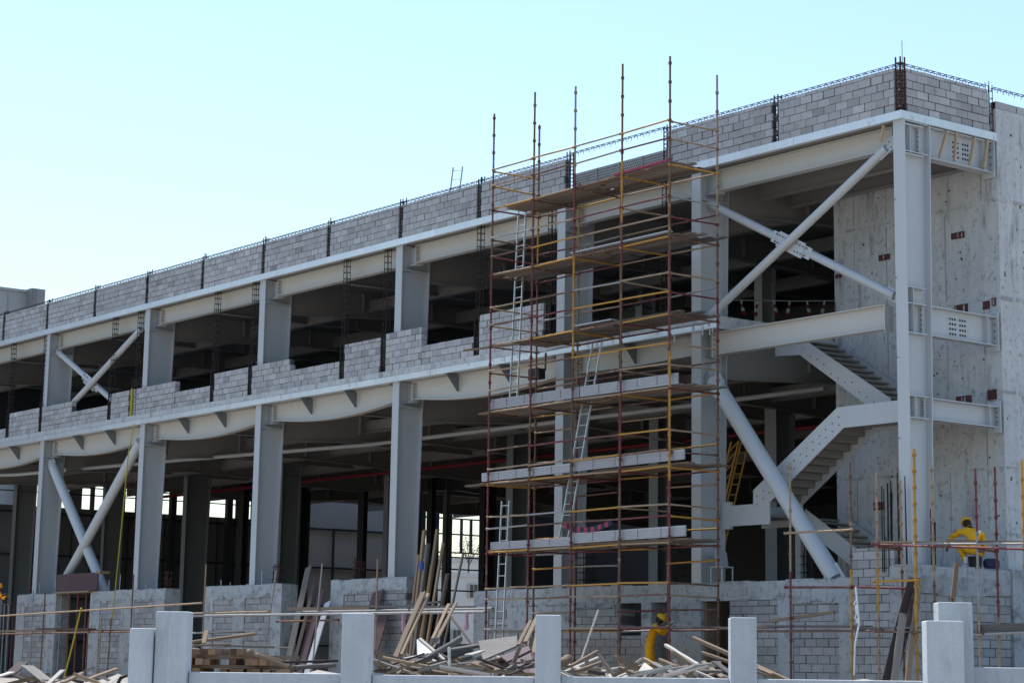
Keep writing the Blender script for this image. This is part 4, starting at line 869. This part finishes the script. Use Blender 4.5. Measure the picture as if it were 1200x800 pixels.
# long poles and boards stood against the base wall end
for i, (px_, z1_, mt, w, lx, lb) in enumerate(((-20.15, 4.9, 'plank_wood', .09, .02, 'brown pole at the left of the bundle beside the base wall'), (-19.9, 5.6, 'fresh_wood', .10, .03, 'tan pole second from the left in the upright bundle'), (-19.7, 5.2, 'grey_wood', .12, .02, 'grey board leaning in the upright bundle beside the blue bucket'), (-19.45, 4.6, 'tube_yellow', .07, 0, 'short yellow tube in the upright bundle of poles'), (-19.25, 5.6, 'plank_wood', .10, .05, 'tall brown pole in the middle of the upright bundle'),
                                              (-18.95, 5.2, 'fresh_wood', .08, .04, 'tan pole on the right half of the upright bundle'), (-18.65, 4.3, 'plank_wood', .1, .0, 'short brown pole in the upright bundle'), (-18.0, 4.85, 'grey_wood', .06, .1, 'thin grey pole standing apart at the right of the bundle'))):
    px_ += 1.0; tag(lbox((px_ - lx, -0.75 - 0.05 * i, 1.0), (px_ + lx, -0.35, z1_), w, w * 0.8, (0, 1, 0), 'timber_pole', mt), lb, 'pole', 'poles stood upright at the end of the base wall')
t = thing('bucket', 'small blue bucket hung on the upright bundle of poles', 'bucket', (-18.35, -0.75, 4.40))
b = MB(); b.tube((-18.35, -0.80, 4.40), (-18.35, -0.80, 4.62), 0.07, 14, r2=0.09); b.build('body', 'blue_plastic', t); b = MB(); b.path([Vector((-18.35 + 0.09 * math.cos(a * math.pi / 6), -0.80, 4.62 + 0.09 * math.sin(a * math.pi / 6))) for a in range(7)], 0.012, 5); b.build('handle', 'dark_steel', t)
for i, (x, w, z1_, lx, mt, lb) in enumerate(((-25.6, 0.34, 4.72, 0.12, 'grey_wood', 'tall grey board leaning in the gap between two base walls'), (-24.75, 0.45, 3.9, 0.1, 'formply', 'purple stained sheet leaning left of the low base wall'), (-24.2, 0.3, 3.6, 0.1, 'steel_plank', 'pale bluish sheet leaning beside the purple sheet'), (-20.9 - 0.7, 0.55, 3.85, 0.1, 'formply', 'dark purple sheet leaning on the block wall right of the fence post'), (-20.7 - 0.3, 0.5, 3.4, 0.1, 'formply', 'second dark purple sheet overlapping the first on the block wall'), (-25.05, 0.2, 4.1, .15, 'dark_wood', 'narrow dark board leaning beside the tall grey board'))):
    tag(lbox((x + lx * .15, -0.95 - 0.06 * (i % 3), 1.0), (x - lx * .15, -0.12 - 0.06 * (i % 3), z1_), w, 0.03, (0, -1, 0.2), 'leaning_board', mt), lb, 'board', 'boards leaning on the left base walls')

# ================================================================== street side wall of precast posts and panels
bw = thing('boundary_wall', 'pale precast concrete boundary wall of square posts and low panels along the street', 'wall', U(0, 20, 0))
def fbox(u0, u1, d0, d1, z0, z1, name, lab=None, bev=0.012):
    b = MB(); vs = [U(u, d, z) for z in (z0, z1) for d in (d0, d1) for u in (u0, u1)]
    b.add(vs, [(0, 2, 3, 1), (4, 5, 7, 6), (0, 1, 5, 4), (2, 6, 7, 3), (0, 4, 6, 2), (1, 3, 7, 5)], tone=rr(0.95, 1.06))
    o = b.build(name, 'smooth_concrete', bw)
    md = o.modifiers.new('bevel', 'BEVEL'); md.width = bev; md.segments = 2
    if lab: o['label'] = lab
    return o
for (u0, u1, zt) in ((-3.575, -3.275, 2.075), (-1.875, -1.60, 2.08), (-0.11, 0.125, 2.085), (1.67, 1.91, 2.085), (3.57, 3.885, 2.245)): fbox(u0, u1, 19.94, 20.20, 0, zt, 'post')
fbox(-3.80, -3.585, 19.90, 20.12, 0, 1.92, 'short_post', 'lower slab standing against the left end post')
fbox(3.40, 3.735, 19.60, 19.86, 0, 2.07, 'short_post', 'lower slab standing in front of the right gate post')
for (u0, u1, zt) in ((-3.27, -1.88, 1.535), (-1.595, -0.115, 1.53), (0.13, 1.665, 1.535), (1.915, 3.565, 1.535), (3.89, 6.2, 1.665)): fbox(u0, u1, 20.03, 20.15, 0, zt, 'panel')
b = MB()
for u, zt, d in ((0.4 - 0.115 * 0, 0, 0),): pass
for (u, d, z) in ((1.79, 20.05, 2.09), (3.71, 20.0, 2.25)):
    b.path([U(u, d, z), U(u + 0.005, d, z + 0.025), U(u - 0.02, d, z + 0.03)], 0.006, 5)
b.build('lifting_loop', 'rebar', bw)

# ================================================================== timber heaps behind the wall
def V(x, y, d): return U((x - 641) / 128.4 * d / 20, d, 1.6 + (775.5 + 0.0125 * x - y) * d / 2490)
def mound():
    b = MB(); n, m_ = 46, 14; P = []
    for i in range(n + 1):
        for j in range(m_ + 1):
            u = -5.5 + 12.5 * i / n; v = j / m_; d = 22.5 + 11 * v; e = math.sin(math.pi * v) ** 0.7
            hump = 0.42 + 0.10 * math.sin(u * 2.1) + 0.06 * math.sin(u * 5.3 + d)
            P.append(U(u * d / 24, d, 0.985 + max(0, e * hump * min(1, (i) / 3, (n - i) / 3)) + rr(-0.02, 0.02) * e))
    b.add(P, [(i * (m_ + 1) + j, (i + 1) * (m_ + 1) + j, (i + 1) * (m_ + 1) + j + 1, i * (m_ + 1) + j + 1) for i in range(n) for j in range(m_)])
    tag(b.build('rubble_mound', 'sand', None, (0, 0, 0)), 'low mound of sand and splinters under the timber heaps', 'rubble', kind='stuff')
mound()
def timber(p, q, w, h, mt, label, group='loose timbers in the heap behind the wall', up=(0, 0, 1), name='plank', cat='plank', taper=1.0):
    o = lbox(p, q, w * 0.45, h * 0.62, up, name, mt); tag(o, label, cat, group)
    md = o.modifiers.new('bevel', 'BEVEL'); md.width = min(w, h) * 0.12; md.segments = 1
    return o
TL = [
 ((462.5, 772, 27), (494, 698, 28.5), .15, .05, 'plank_wood', 'long brown board leaning steeply over the heap, left one of the front pair'),
 ((470, 768, 27.1), (500, 699, 28.6), .09, .06, 'fresh_wood', 'long pale batten leaning steeply, right one of the front pair'),
 ((503, 757, 28), (524.5, 711, 30), .10, .05, 'fresh_wood', 'leaning batten in the middle of the heap, left one of the rear pair'),
 ((506.5, 760, 28), (533, 709, 30), .10, .05, 'plank_wood', 'leaning batten in the middle of the heap, right one of the rear pair'),
 ((556, 760, 29.5), (527, 724, 31), .06, .06, 'dark_wood', 'thin dark rod slanting down to the right behind the heap'),
 ((491.5, 750, 26), (526, 778, 25.4), .10, .05, 'white_wood', 'pale plank crossing down to the right under the thick beam'),
 ((476, 786, 25), (540, 749, 26.2), .10, .12, 'grey_wood', 'thick grey beam lying across the top of the heap'),
 ((526, 759, 25.2), (527.5, 792, 25), .08, .06, 'white_wood', 'short pale post end standing upright beside the thick beam'),
 ((474, 772, 25.5), (511, 765, 26), .09, .04, 'white_wood', 'pale strip lying over a brown sheet at the left of the heap'),
 ((466, 789, 24.8), (486, 775, 25.2), .06, .04, 'fresh_wood', 'short tan stick poking up at the left foot of the heap'),
 ((522, 763, 26.5), (563, 757, 27), .30, .06, 'grey_wood', 'wide grey board lying level behind the thick beam'),
 ((527, 773, 25.8), (564, 764, 26.2), .12, .05, 'white_wood', 'white edged plank lying level in the middle of the heap'),
 ((492, 784, 25), (566, 776, 25.8), .16, .07, 'grey_wood', 'long grey plank low in the heap, right of the upright post end'),
 ((535, 783, 25.2), (590, 771, 25.8), .12, .06, 'plank_wood', 'brown plank low in the heap under the big grey sheet'),
 ((607, 757, 26), (621, 730, 27.5), .10, .05, 'plank_wood', 'brown stick leaning to the right beside the middle post'),
 ((615, 754, 26), (628, 727, 27.5), .12, .05, 'fresh_wood', 'tan stick leaning against the back of the middle post'),
 ((550, 768, 25.1), (565, 763.5, 25.4), .14, .03, 'white_wood', 'small white splinter left of the big grey sheet'),
 ((559, 771, 24.6), (594, 784, 24.5), .05, .05, 'dark_wood', 'dark thin stick slanting in front of the big grey sheet'),
 ((592, 785, 24.4), (603, 778, 24.5), .10, .03, 'grey_wood', 'short grey offcut at the foot of the purple sheet, left piece'),
 ((601, 777, 24.4), (617, 791, 24.3), .10, .03, 'grey_wood', 'short pale grey offcut slanting right at the foot of the purple sheet'),
 ((681, 774, 25.5), (700.5, 718, 27), .06, .05, 'grey_wood', 'long thin pale stick leaning steeply right of the middle post'),
 ((655, 778, 25), (667, 772, 25.2), .20, .16, 'fresh_wood', 'short thick tan block end beside the middle post'),
 ((669, 780, 25), (699.5, 764, 25.8), .08, .05, 'plank_wood', 'brown stick rising to the right, upper one of two'),
 ((675, 786, 24.6), (704.5, 776, 25.2), .10, .05, 'fresh_wood', 'tan stick rising to the right, lower one of two'),
 ((689, 786, 24.4), (709, 789, 24.4), .10, .08, 'dark_wood', 'dark short offcut lying on the panel edge right of the sticks'),
 ((657, 785, 24.3), (672, 792, 24.3), .12, .03, 'white_wood', 'white splinter lying at the foot of the middle post'),
 ((706, 787, 24.6), (728, 782, 24.8), .14, .05, 'white_wood', 'white plank end between the dark offcut and the white sheet'),
 ((725, 782, 24.6), (752, 792, 24.4), .10, .06, 'fresh_wood', 'pale plank sloping down to the right before the white sheet'),
 ((745, 789, 24.3), (845, 777.5, 25), .06, .085, 'white_wood', 'long bright white plank lying almost level on top of the right heap'),
 ((780, 757, 26), (818, 779, 25), .10, .06, 'white_wood', 'white plank slanting down from the scaffold foot to the long white plank'),
 ((812, 748.5, 26.2), (934, 801, 24.6), .09, .07, 'fresh_wood', 'long tan batten sloping down to the right behind the post, upper one'),
 ((822, 765, 26), (918, 797, 24.8), .08, .06, 'plank_wood', 'brown batten sloping to the right behind the post, second one'),
 ((828, 757, 26.5), (900, 787, 25.6), .07, .05, 'grey_wood', 'grey batten sloping to the right behind the post, between the others'),
 ((754, 772, 25.6), (774.5, 781.3, 25.3), .08, .05, 'fresh_wood', 'short tan plank at the feet of the standing yellow worker'),
 ((773, 773, 25.8), (793, 781, 25.4), .09, .06, 'plank_wood', 'short brown plank right of the feet of the standing worker'),
 ((815, 786, 24.5), (842, 797, 24.3), .07, .04, 'white_wood', 'white thin splinter under the right end of the long white plank'),
 ((838, 776, 24.8), (858, 790, 24.6), .22, .03, 'grey_wood', 'grey square offcut standing on edge left of the fourth post'),
 ((12, 789, 26), (28, 776, 26.5), .30, .03, 'dark_wood', 'dark board lying slantwise at the far left beyond the end post'),
 ((33, 780, 26), (56, 796, 25.6), .36, .03, 'grey_wood', 'curved grey sheet lying at the far left beyond the end post'),
 ((-6, 793, 25), (15, 787, 25.4), .16, .03, 'white_wood', 'white board lying at the left edge of the picture'),
 ((58, 800, 25), (74, 785, 25.3), .14, .03, 'white_wood', 'white splintered board near the foot of the yellow strap'),
 ((74, 799, 25), (98, 788, 25.6), .12, .05, 'plank_wood', 'brown plank lying left of the end post'),
 ((102, 796, 25.4), (138, 783, 26), .10, .05, 'fresh_wood', 'tan plank rising to the right before the end post'),
 ((330, 783, 26), (390, 779, 26.6), .35, .08, 'grey_wood', 'wide grey sheet lying flat right of the timber stack'),
 ((326, 776, 27), (396, 774, 27.6), .20, .05, 'dark_wood', 'dark plank lying flat behind the wide grey sheet'),
 ((886, 781, 25), (905, 789, 24.8), .18, .02, 'fresh_wood', 'tan offcut right of the fourth post'),
]
for (a, c, w, h, mt, lb) in TL: timber(V(*a), V(*c), w, h, mt, lb)
def sheet(corners, mt, label, th=0.02):
    P = [V(*c) for c in corners]; n = (P[1] - P[0]).cross(P[2] - P[0]).normalized() * th; b = MB(); b.prism(P, n)
    tag(b.build('board_sheet', mt), label, 'sheet', 'broken sheets in the heap behind the wall')
sheet([(560, 752, 27), (605, 746, 27.2), (606, 757, 26.2), (566, 773, 25.6)], 'grey_wood', 'big grey weathered sheet tilted on the middle of the heap')
sheet([(586, 769, 25.6), (619, 757, 26), (629, 772, 25), (629, 790, 24.6), (608, 786, 24.6)], 'formply', 'dark purple sheet leaning below the big grey sheet')
sheet([(616, 751, 26.6), (632, 743, 26.8), (632, 763, 26.2), (622, 766, 26)], 'fresh_wood', 'tan sheet half hidden by the middle post')
sheet([(457, 774, 26.2), (499, 769, 26.6), (503, 784, 25.2), (466, 788, 25)], 'dark_wood', 'dark brown sheet lying under the pale strip at the left of the heap')
sheet([(745, 790, 24.5), (755, 776, 25.2), (767, 784, 24.7), (762, 791, 24.5)], 'white_wood', 'white torn sheet standing up at the left end of the long white plank')
sheet([(488, 750, 27.2), (497, 752, 27.2), (512, 768, 26.4), (489, 768, 26.4)], 'steel_plank', 'bluish grey triangular scrap sheet behind the pale crossing plank')
rg = random.Random(5)
small = MB(); small.obox((-0.25, 0, 0), (0.25, 0, 0), 0.05, 0.028)
protos = [small.build('offcut', mt, None, (0, 0, 0)) for mt in ('white_wood', 'fresh_wood', 'grey_wood', 'dark_wood', 'plank_wood')]
def scatter(x0, x1, ytop, n, where, gname):
    for k in range(n):
        src = rg.choice(protos); o = src.copy(); COL.objects.link(o)
        d = rg.uniform(24, 28); x = rg.uniform(x0, x1); o.location = V(x, ytop + rg.uniform(-2, 12), d)
        o.rotation_euler = (rg.uniform(-.5, .5), rg.uniform(-.4, .4), rg.uniform(0, 3.1)); s = rg.uniform(0.4, 2.2); o.scale = (s, rg.uniform(0.4, 1.5), rg.uniform(0.5, 1.3))
        tag(o, 'short splintered timber offcut ' + where, 'offcut', gname)
scatter(440, 630, 778, 80, 'in the left heap between the second and third wall posts', 'offcuts in the left timber heap')
scatter(658, 850, 783, 60, 'in the low heap between the third and fourth wall posts', 'offcuts in the right timber heap')
scatter(2, 150, 795, 12, 'scattered on the ground left of the end post', 'offcuts left of the end post')
for o in protos: bpy.data.objects.remove(o)
# neat stack of sawn timbers
b = MB(); b.obox((0, -0.45, 0.04), (0, 0.45, 0.04), 0.085, 0.08); end = b.build('sawn_timber', 'sawn_wood', None, (0, 0, 0))
b = MB(); b.obox((-0.72, 0, 0.02), (0.72, 0, 0.02), 0.10, 0.04); bat = b.build('stack_batten', 'plank_wood', None, (0, 0, 0))
rot = math.atan2(RH.y, RH.x); z = 0.985; g1, g2 = 'sawn timbers in the neat stack', 'battens between the layers of the stack'
for layer in range(7):
    for e in range(3):
        o = bat.copy(); COL.objects.link(o); o.location = U(-3.72 + rg.uniform(-.05, .05), 25.65 + e * 0.4, z); o.rotation_euler = (0, 0, rot + rg.uniform(-.03, .03)); tag(o, 'thin flat batten lying lengthwise between the layers of the timber stack', 'batten', g2)
    for k in range(14):
        if rg.random() < 0.16: continue
        if layer == 6 and (k > 8): continue
        o = end.copy(); COL.objects.link(o); o.location = U(-4.36 + k * 0.098 + rg.uniform(-.008, .008), 26 + rg.uniform(-.12, .08), z + 0.04); o.rotation_euler = (0, 0, rot + rg.uniform(-.05, .05)); o.scale = (1, rg.uniform(0.85, 1.1), rg.uniform(0.8, 1.0))
        o.data = end.data; tag(o, 'sawn square timber lying end on in the neat stack left of the second post', 'timber', g1)
    z += 0.115
bpy.data.objects.remove(end); bpy.data.objects.remove(bat)
for (a, c, w, h, mt, lb) in (((219, 754, 25.5), (297, 744, 26.3), .10, .06, 'fresh_wood', 'long tan plank lying on top of the stack and rising to the right'), ((238, 756, 25.4), (241, 741, 25.6), .12, .05, 'fresh_wood', 'short tan splinter standing upright on the stack'), ((316, 758.5, 26), (340, 759.5, 26.2), .05, .02, 'white_wood', 'thin bright strip sticking out to the right from the stack'), ((300, 767, 25.2), (337, 781, 25.4), .22, .06, 'plank_wood', 'brown board sloping down from the right end of the stack'), ((290, 763, 25.3), (330, 775, 25.5), .14, .06, 'fresh_wood', 'tan board sloping down over the right end of the stack'), ((225, 757, 25.3), (268, 756, 25.5), .14, .04, 'plank_wood', 'brown plank lying level along the top of the stack'), ((262, 757, 25.5), (320, 759, 25.6), .16, .04, 'grey_wood', 'grey plank lying level along the top of the stack'), ((219, 759, 25.2), (232, 761, 25.2), .12, .02, 'white_wood', 'bright white scrap on the left end of the stack')):
    timber(V(*a), V(*c), w, h, mt, lb, 'loose planks on the timber stack')
b = MB(); b.path([V(138, 802, 24) + Vector((0, 0, 0)), V(143, 793, 24), V(150, 790, 24.1), V(156, 790, 24.2), V(160, 796, 24.2)], 0.02, 8); tag(b.build('hose', 'hair_black'), 'black hose curling on the ground beside the left end post', 'hose')
# pink rags tied to the tubes
for i, (x, y, z_, lb) in enumerate(((-20.1, -1.42, 3.1, 'pink rag tied to the tube right behind the second wall post'), (-18.3, -1.42, 3.05, 'pink rag tied to the tube in the middle of its span'), (-15.2, -1.42, 3.05, 'pink rag tied to the tube at the left foot of the tall scaffold'))):
    b = MB(); P = [Vector((x - .03, y, z_ + .08)), Vector((x + .03, y, z_ + .08)), Vector((x + .13, y - .03, z_ - .38)), Vector((x - .02, y - .06, z_ - .30)), Vector((x - .12, y, z_ - .40))]; b.prism(P, (0, 0.02, 0)); b.obox((x, y - .02, z_ + .05), (x + .05, y - .05, z_ - .42), .08, .04); tag(b.build('rag', 'pink_rag'), lb, 'rag', 'pink rags on the tube')

# ================================================================== people
def skin_obj(name, nodes, edges, mat, parent=None, sub=2):
    me = bpy.data.meshes.new(name); keys = list(nodes); me.from_pydata([Vector(nodes[k][0]) for k in keys], [(keys.index(a), keys.index(c)) for a, c in edges], [])
    ob = bpy.data.objects.new(name, me); COL.objects.link(ob)
    sk = ob.modifiers.new('skin', 'SKIN'); sk.use_smooth_shade = True; sk.branch_smoothing = 0.6
    for i, k in enumerate(keys):
        r_ = nodes[k][1]; me.skin_vertices[0].data[i].radius = r_ if isinstance(r_, tuple) else (r_, r_); me.skin_vertices[0].data[i].use_root = (i == 0)
    sb = ob.modifiers.new('sub', 'SUBSURF'); sb.levels = sub; sb.render_levels = sub
    dg = bpy.context.evaluated_depsgraph_get(); nm = bpy.data.meshes.new_from_object(ob.evaluated_get(dg)); ob.modifiers.clear(); ob.data = nm
    nm.materials.clear(); nm.materials.append(M(mat)); 
    for p in nm.polygons: p.use_smooth = True
    at = nm.attributes.new('tone', 'FLOAT', 'FACE'); at.data.foreach_set('value', [1.0] * len(nm.polygons))
    if parent is not None: ob.parent = parent
    return ob
def person(label, loc, facing, J, shirt='yellow_cloth', trousers='yellow_cloth', shoe='boot', bib=False):
    """J: joints in (right, forward, up); facing: world direction"""
    f = Vector(facing).normalized(); r_ = Vector((f.y, -f.x, 0))
    w = lambda p: r_ * p[0] + f * p[1] + Vector((0, 0, p[2]))
    J = {k: w(v) for k, v in J.items()}
    hd = (J['head'] - J['neck']).normalized(); hf = f
    B = {'pelvis': (J['pelvis'], .07), 'spine': (J['spine'], .065), 'chest': (J['chest'], .07), 'neck': (J['neck'], .052), 'jaw': (J['neck'].lerp(J['head'], .55) + hf * .02, .068), 'head': (J['head'], (.082, .095)), 'crown': (J['head'] + hd * .07, .065)}
    E = [('pelvis', 'spine'), ('spine', 'chest'), ('chest', 'neck'), ('neck', 'jaw'), ('jaw', 'head'), ('head', 'crown')]
    for s in 'lr':
        sg = -1 if s == 'l' else 1
        B[s + 'sh'] = (J[s + 'sh'], .045); B[s + 'el'] = (J[s + 'el'], .04); B[s + 'wr'] = (J[s + 'wr'], .026)
        d = (J[s + 'wr'] - J[s + 'el']).normalized(); B[s + 'pm'] = (J[s + 'wr'] + d * .075, (.036, .020)); E += [('chest', s + 'sh'), (s + 'sh', s + 'el'), (s + 'el', s + 'wr'), (s + 'wr', s + 'pm')]
        side = d.cross(Vector((0, 0, 1))); side = side.normalized() if side.length > .1 else r_; dn = side.cross(d).normalized()
        if dn.z > 0: dn = -dn
        for k in range(4):
            o = side * (.027 - .018 * k); l = (.040, .046, .043, .034)[k]
            B[f'{s}f{k}a'] = (J[s + 'wr'] + d * .10 + o, .0085); B[f'{s}f{k}b'] = (J[s + 'wr'] + d * (.10 + l) + o * 1.1 + dn * .012, .008); B[f'{s}f{k}c'] = (J[s + 'wr'] + d * (.10 + l * 1.5) + o * 1.1 + dn * .038, .0065)
            E += [(s + 'pm', f'{s}f{k}a'), (f'{s}f{k}a', f'{s}f{k}b'), (f'{s}f{k}b', f'{s}f{k}c')]
        B[s + 'ta'] = (J[s + 'wr'] + d * .05 + side * .04 * -sg, .011); B[s + 'tb'] = (J[s + 'wr'] + d * .10 + side * .058 * -sg + dn * .015, .0085); E += [(s + 'pm', s + 'ta'), (s + 'ta', s + 'tb')]
        B[s + 'hp'] = (J[s + 'hp'], .055); B[s + 'kn'] = (J[s + 'kn'], .05); B[s + 'an'] = (J[s + 'an'], .034); B[s + 'to'] = (J[s + 'to'], .032); E += [('pelvis', s + 'hp'), (s + 'hp', s + 'kn'), (s + 'kn', s + 'an'), (s + 'an', s + 'to')]
    body = skin_obj('person', B, E, 'skin'); body.location = loc; tag(body, label, 'person')
    # face: nose, brow, ears are pushed out of the head as small lumps joined to hair/face pieces
    hb = MB()
    def ball(c, rx, ry, rz, n=10, mi=0, zmin=-1.0, b=hb):
        up = hd; X = r_; Y = up.cross(X).normalized(); rings = 6; vs = []; fs = []
        for i in range(rings + 1):
            ph = math.asin(max(-1, min(1, zmin + (1 - zmin) * i / rings)))
            for k in range(n): a = 2 * math.pi * k / n; vs.append(c + X * (rx * math.cos(ph) * math.cos(a)) + Y * (ry * math.cos(ph) * math.sin(a)) + up * (rz * math.sin(ph)))
        for i in range(rings):
            for k in range(n): fs.append((i * n + k, i * n + (k + 1) % n, (i + 1) * n + (k + 1) % n, (i + 1) * n + k))
        b.add(vs, fs, mi, smooth=True)
    off = Vector(loc)
    ball(J['head'] + off - hf * .022 + hd * .01, .093, .098, .10, 14); hb.build('hair', 'hair_black', body)
    fb = MB(); hc = J['head'] + off
    ball(hc + hf * .098 - hd * .012, .016, .022, .028, b=fb); ball(hc + r_ * .092 - hd * .01, .012, .022, .034, b=fb); ball(hc - r_ * .092 - hd * .01, .012, .022, .034, b=fb)
    for s in (-1, 1): ball(hc + hf * .086 + r_ * (.034 * s) + hd * .012, .016, .012, .011, mi=1, b=fb); ball(hc + hf * .094 + r_ * (.034 * s) + hd * .012, .007, .006, .007, mi=2, b=fb)
    ball(hc + hf * .088 - hd * .062, .028, .012, .009, mi=3, b=fb); fb.build('face', ['skin', 'white_cloth', 'hair_black', 'rust_plate'], body)
    h = MB(); ball(hc + hd * .052, .125, .148, .128, 20, 0, 0.0, h); ball(hc + hd * .050, .132, .158, .022, 20, 0, -0.6, h)
    P = [hc + hd * .05 + r_ * (.12 * math.cos(a)) + hf * (.10 + .105 * math.sin(a)) for a in [math.pi * k / 8 for k in range(9)]]; h.prism(P, hd * .014)
    for k in (-1, 0, 1): h.obox(hc + hd * .175 - hf * .08 + r_ * .035 * k, hc + hd * .175 + hf * .08 + r_ * .035 * k, .018, .02, up=hd)
    h.build('helmet', 'helmet_yellow', body)
    # coverall: jacket and trousers as one continuous garment over the body
    c = {'pelvis': (J['pelvis'], (.155, .135)), 'waist': (J['spine'], (.150, .125)), 'chest': (J['chest'], (.18, .15)), 'col': (J['chest'].lerp(J['neck'], .72), .085)}
    e = [('pelvis', 'waist'), ('waist', 'chest'), ('chest', 'col')]
    for s in 'lr':
        c[s + 'sh'] = (J[s + 'sh'], .10); c[s + 'ua'] = (J[s + 'sh'].lerp(J[s + 'el'], .55), .076); c[s + 'el'] = (J[s + 'el'], .068); c[s + 'wr'] = (J[s + 'el'].lerp(J[s + 'wr'], .9), .052)
        c[s + 'hp'] = (J[s + 'hp'], .118); c[s + 'th'] = (J[s + 'hp'].lerp(J[s + 'kn'], .5), .108); c[s + 'kn'] = (J[s + 'kn'], .088); c[s + 'ca'] = (J[s + 'kn'].lerp(J[s + 'an'], .5), .084); c[s + 'an'] = (J[s + 'kn'].lerp(J[s + 'an'], .92), .078)
        e += [('chest', s + 'sh'), (s + 'sh', s + 'ua'), (s + 'ua', s + 'el'), (s + 'el', s + 'wr'), ('pelvis', s + 'hp'), (s + 'hp', s + 'th'), (s + 'th', s + 'kn'), (s + 'kn', s + 'ca'), (s + 'ca', s + 'an')]
    cv = skin_obj('coverall', c, e, shirt, body)
    rgc = random.Random(hash(label) % 1000)
    for v in cv.data.vertices:
        q = v.co; v.co = q + v.normal * (0.010 * math.sin(q.z * 37 + q.x * 21) + 0.008 * math.sin(q.z * 71 - q.y * 33))
    for s in 'lr':
        b = MB(); a_ = J[s + 'an'] + off; t_ = J[s + 'to'] + off; d = (t_ - a_); d.z = 0; d.normalize(); base = min(a_.z, t_.z) - .035; ce = Vector((a_.x, a_.y, 0)).lerp(Vector((t_.x, t_.y, 0)), .5)
        b.obox(Vector((ce.x, ce.y, base + .045)) - d * .15, Vector((ce.x, ce.y, base + .045)) + d * .14, .098, .09, taper=.82); b.tube(a_ - d * .03 + Vector((0, 0, -.01)), a_ - d * .02 + Vector((0, 0, .14)), .062, 12, r2=.066)
        so_ = b.build('boot', shoe if s == 'r' or shoe == 'boot' else shoe, body); md = so_.modifiers.new('b', 'BEVEL'); md.width = .025; md.segments = 3
    return body, J, w
STAND = dict(pelvis=(0, 0, .95), spine=(0, .02, 1.15), chest=(0, .05, 1.35), neck=(0, .07, 1.50), head=(0, .11, 1.62), lsh=(-.19, .05, 1.42), rsh=(.19, .05, 1.42), lel=(-.26, .16, 1.20), rel=(.27, .18, 1.22), lwr=(-.16, .40, 1.28), rwr=(.16, .42, 1.34),
             lhp=(-.10, 0, .90), rhp=(.10, 0, .90), lkn=(-.13, .06, .50), rkn=(.12, .03, .50), lan=(-.15, .0, .10), ran=(.14, -.04, .10), lto=(-.17, .15, .04), rto=(.17, .11, .04))
lean = dict(STAND); lean.update(spine=(0, .05, 1.14), chest=(0, .13, 1.33), neck=(0, .20, 1.46), head=(0, .27, 1.55), lsh=(-.19, .14, 1.40), rsh=(.19, .14, 1.40), lel=(-.27, .30, 1.22), rel=(.27, .33, 1.26), lwr=(-.16, .52, 1.36), rwr=(.17, .55, 1.42))
person('worker in yellow coveralls and helmet standing under the tall scaffold by the base wall', (-7.75, -1.15, 1.30), (0.75, 0.66, 0), lean)
b = MB(); b.box(-8.15, -7.35, -1.6, -0.75, 1.0, 1.27); tag(b.build('pallet_base', 'grey_wood'), 'low grey timber platform under the feet of the standing yellow worker', 'platform')
person('worker in yellow coveralls and helmet at the left edge behind a plank', (-47.1, -1.12, 2.855), (0.8, 0.6, 0), STAND)
SQ = dict(pelvis=(.04, -.12, .40), spine=(.03, -.12, .60), chest=(.0, -.02, .82), neck=(-.05, .10, .95), head=(-.09, .20, 1.05), lsh=(-.21, .02, .88), rsh=(.18, -.02, .84), lel=(-.45, .20, .76), rel=(.30, .16, .56), lwr=(-.52, .38, .55), rwr=(.18, .38, .46),
          lhp=(-.09, -.08, .38), rhp=(.15, -.08, .38), lkn=(-.30, .26, .62), rkn=(.20, .32, .54), lan=(-.17, .06, .12), ran=(.13, .06, .10), lto=(-.20, .22, .045), rto=(.15, .22, .045))
body, J, w = person('worker in yellow coveralls and helmet squatting on the corner plinth with his back turned', (0.10, 2.12, 4.05), (-0.75, 0.62, 0), SQ, shoe='white_cloth')
b = MB(); o_ = Vector((0.10, 2.12, 4.05)); c = o_ + w((0.02, -.145, .86)); b.obox(c + w((.02, 0, 0)), c + w((.14, .01, -.02)), .012, .07); b.build('back_print', 'white_cloth', body)
b = MB(); b.tube(o_ + w((0.02, -.12, .0)), o_ + w((0.02, -.12, .27)), .14, 14, r2=.17); tag(b.build('bucket', 'hair_black'), 'black upturned bucket under the squatting worker', 'bucket')
b = MB(); b.obox(o_ + w((.24, .05, .12)), o_ + w((.62, .10, .12)), .22, .24); bg_ = b.build('tool_bag', 'navy_cloth'); mdb = bg_.modifiers.new('b', 'BEVEL'); mdb.width = 0.09; mdb.segments = 4; tag(bg_, 'dark blue cloth bag lying right of the squatting worker', 'bag')
